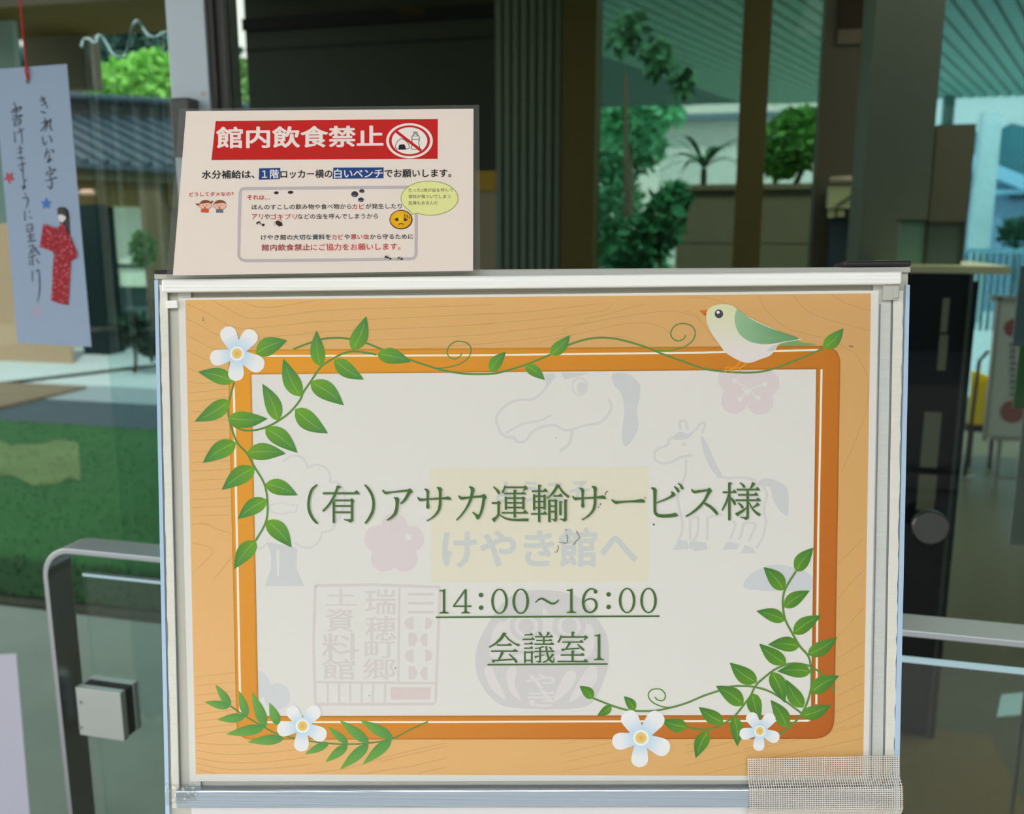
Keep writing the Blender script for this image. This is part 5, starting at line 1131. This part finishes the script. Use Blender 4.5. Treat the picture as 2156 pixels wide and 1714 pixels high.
tree('broad green tree behind the window left of the white house', 'broad_tree', [blob(1330,215,15.3,66,1.2,.8),blob(1300,262,15.3,40,.5),blob(1385,225,15.3,50,.7)], 1100, .2, (84,140,108), 35, .05, .42)
tree('hanging dark branches at the top of the garden window', 'branch_tree', [blob(1320,60,7.0,26,.5,1.6),blob(1385,110,7.0,22,.5,1.6),blob(1440,160,7.0,16,.35,1.6)], 220, .12, (60,96,70), 36, .03, .5, droop=1.2)
hs = empty('white_house', Vector((at(1470,400,19).x,19,0)), 'white house wall behind the plants outside the window', 'building')
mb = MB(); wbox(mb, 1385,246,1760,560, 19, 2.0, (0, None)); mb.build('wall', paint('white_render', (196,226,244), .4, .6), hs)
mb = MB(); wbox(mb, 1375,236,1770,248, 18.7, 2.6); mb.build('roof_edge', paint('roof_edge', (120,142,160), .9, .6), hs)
# right: striped canopy soffit on a white column, hill and house beyond
zs = 3.2; va = onz(1600,-40,zs).y; vb = onz(2060,206,zs).y
cs = empty('canopy', Vector((at(2000,400,vb-.2).x,vb-.2,0)), 'far canopy with a striped boarded soffit at the upper right', 'canopy')
s0, s1 = onz(1180,206,zs).x, 12.0
M_sof = paint('soffit_board', (86,118,108), KG*.36, .7); M_sofd = paint('soffit_groove', (56,80,76), KG*.36, .8)
dr = Vector((math.sin(math.radians(20)), math.cos(math.radians(20)), 0)); 
MB().box((s0,va,zs+.03),(s1,vb,zs+.12)).build('soffit_back', M_sofd, cs)
kx = s0-4
while kx < s1:
    x0, x1 = kx, kx+(vb-va)*math.tan(math.radians(20)); w = .115
    ya, yb_ = va, vb
    if x0 >= s0 and x1+w <= s1: MB().add([(x0,ya,zs),(x0+w,ya,zs),(x1+w,yb_,zs),(x1,yb_,zs),(x0,ya,zs+.03),(x0+w,ya,zs+.03),(x1+w,yb_,zs+.03),(x1,yb_,zs+.03)], [(3,2,1,0),(4,5,6,7),(0,1,5,4),(1,2,6,5),(2,3,7,6),(3,0,4,7)]).build('soffit_board', M_sof, cs)
    kx += .15
mb = MB(); wbox(mb, 1990,230,2010,231, vb-.3, .2, (0, zs)); mb.build('column', paint('shade_column', (70,96,92), .5, .5), cs)
vp = vb+1.6; mb = MB(); wbox(mb, 2056,400,2096,401, vp, .28, (0, zs)); thing(mb.build('pillar', paint('white_column', (214,236,236), .8, .5)), 'tall white pillar standing in daylight just beyond the striped canopy, right edge', 'pillar')
rh = empty('far_house', Vector((at(2130,450,18).x,18,0)), 'far house with a white sloping roof edge behind the white pillar', 'building')
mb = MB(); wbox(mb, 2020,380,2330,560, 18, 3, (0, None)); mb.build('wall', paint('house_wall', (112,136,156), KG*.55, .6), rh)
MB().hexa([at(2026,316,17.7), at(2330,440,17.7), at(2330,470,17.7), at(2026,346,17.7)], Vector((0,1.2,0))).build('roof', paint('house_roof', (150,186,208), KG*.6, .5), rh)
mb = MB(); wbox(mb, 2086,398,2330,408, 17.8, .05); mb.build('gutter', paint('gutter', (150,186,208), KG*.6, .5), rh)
mb = MB(); wbox(mb, 2128,408,2330,420, 17.9, .05); mb.build('window', paint('house_window', (60,74,86), KG*.5, .3), rh)
tree('round green garden bush below the far house', 'house_bush', [blob(2140,490,15.2,34,1,.9)], 500, .1, (58,92,66), 41, .03, KG*.6, cat='shrub')
fe = empty('fence', Vector((at(2120,560,14.4).x,14.4,0)), 'low pale fence with a top rail at the foot of the white pillar', 'fence')
mb = MB(); wbox(mb, 2030,524,2330,534, 14.4, .05); mb.build('top_rail', paint('fence_rail', (150,190,208), KG*.6), fe)
for x in range(2032, 2330, 14):
    mb = MB(); wbox(mb, x,534,x+7,580, 14.42, .03, (0, None)); mb.build('picket', paint('fence_picket', (100,128,134), KG*.6), fe)
mb = MB(); rnd = random.Random(5); pts = [(1850,300)]+[(1850+i*40, 268+rnd.uniform(-10,14)) for i in range(1,14)]
tp = [at(x,y,26) for x, y in pts]; bt = [Vector((p.x,p.y-2,0)) for p in tp]; k = len(tp); vs = tp+bt+[p+Vector((0,6,-.5)) for p in tp]
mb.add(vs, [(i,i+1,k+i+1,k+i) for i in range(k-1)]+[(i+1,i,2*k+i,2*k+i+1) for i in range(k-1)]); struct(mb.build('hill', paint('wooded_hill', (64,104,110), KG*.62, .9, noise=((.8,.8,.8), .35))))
struct(MB().box((3.3,-5,0),(3.6,VD-.03,2.75)).build('side_light_block', paint('side_block_dark', (62,58,52), 1.0, .8)))  # unseen dark screen, added to darken reflections and light from the right
# behind the viewer: unseen dark screen, added to limit reflections in the glass
struct(MB().box((-12,-9.2,0),(12,-9,4.6)).build('rear_light_block', paint('rear_block_dark', (52,62,54), 1.0, .9)))
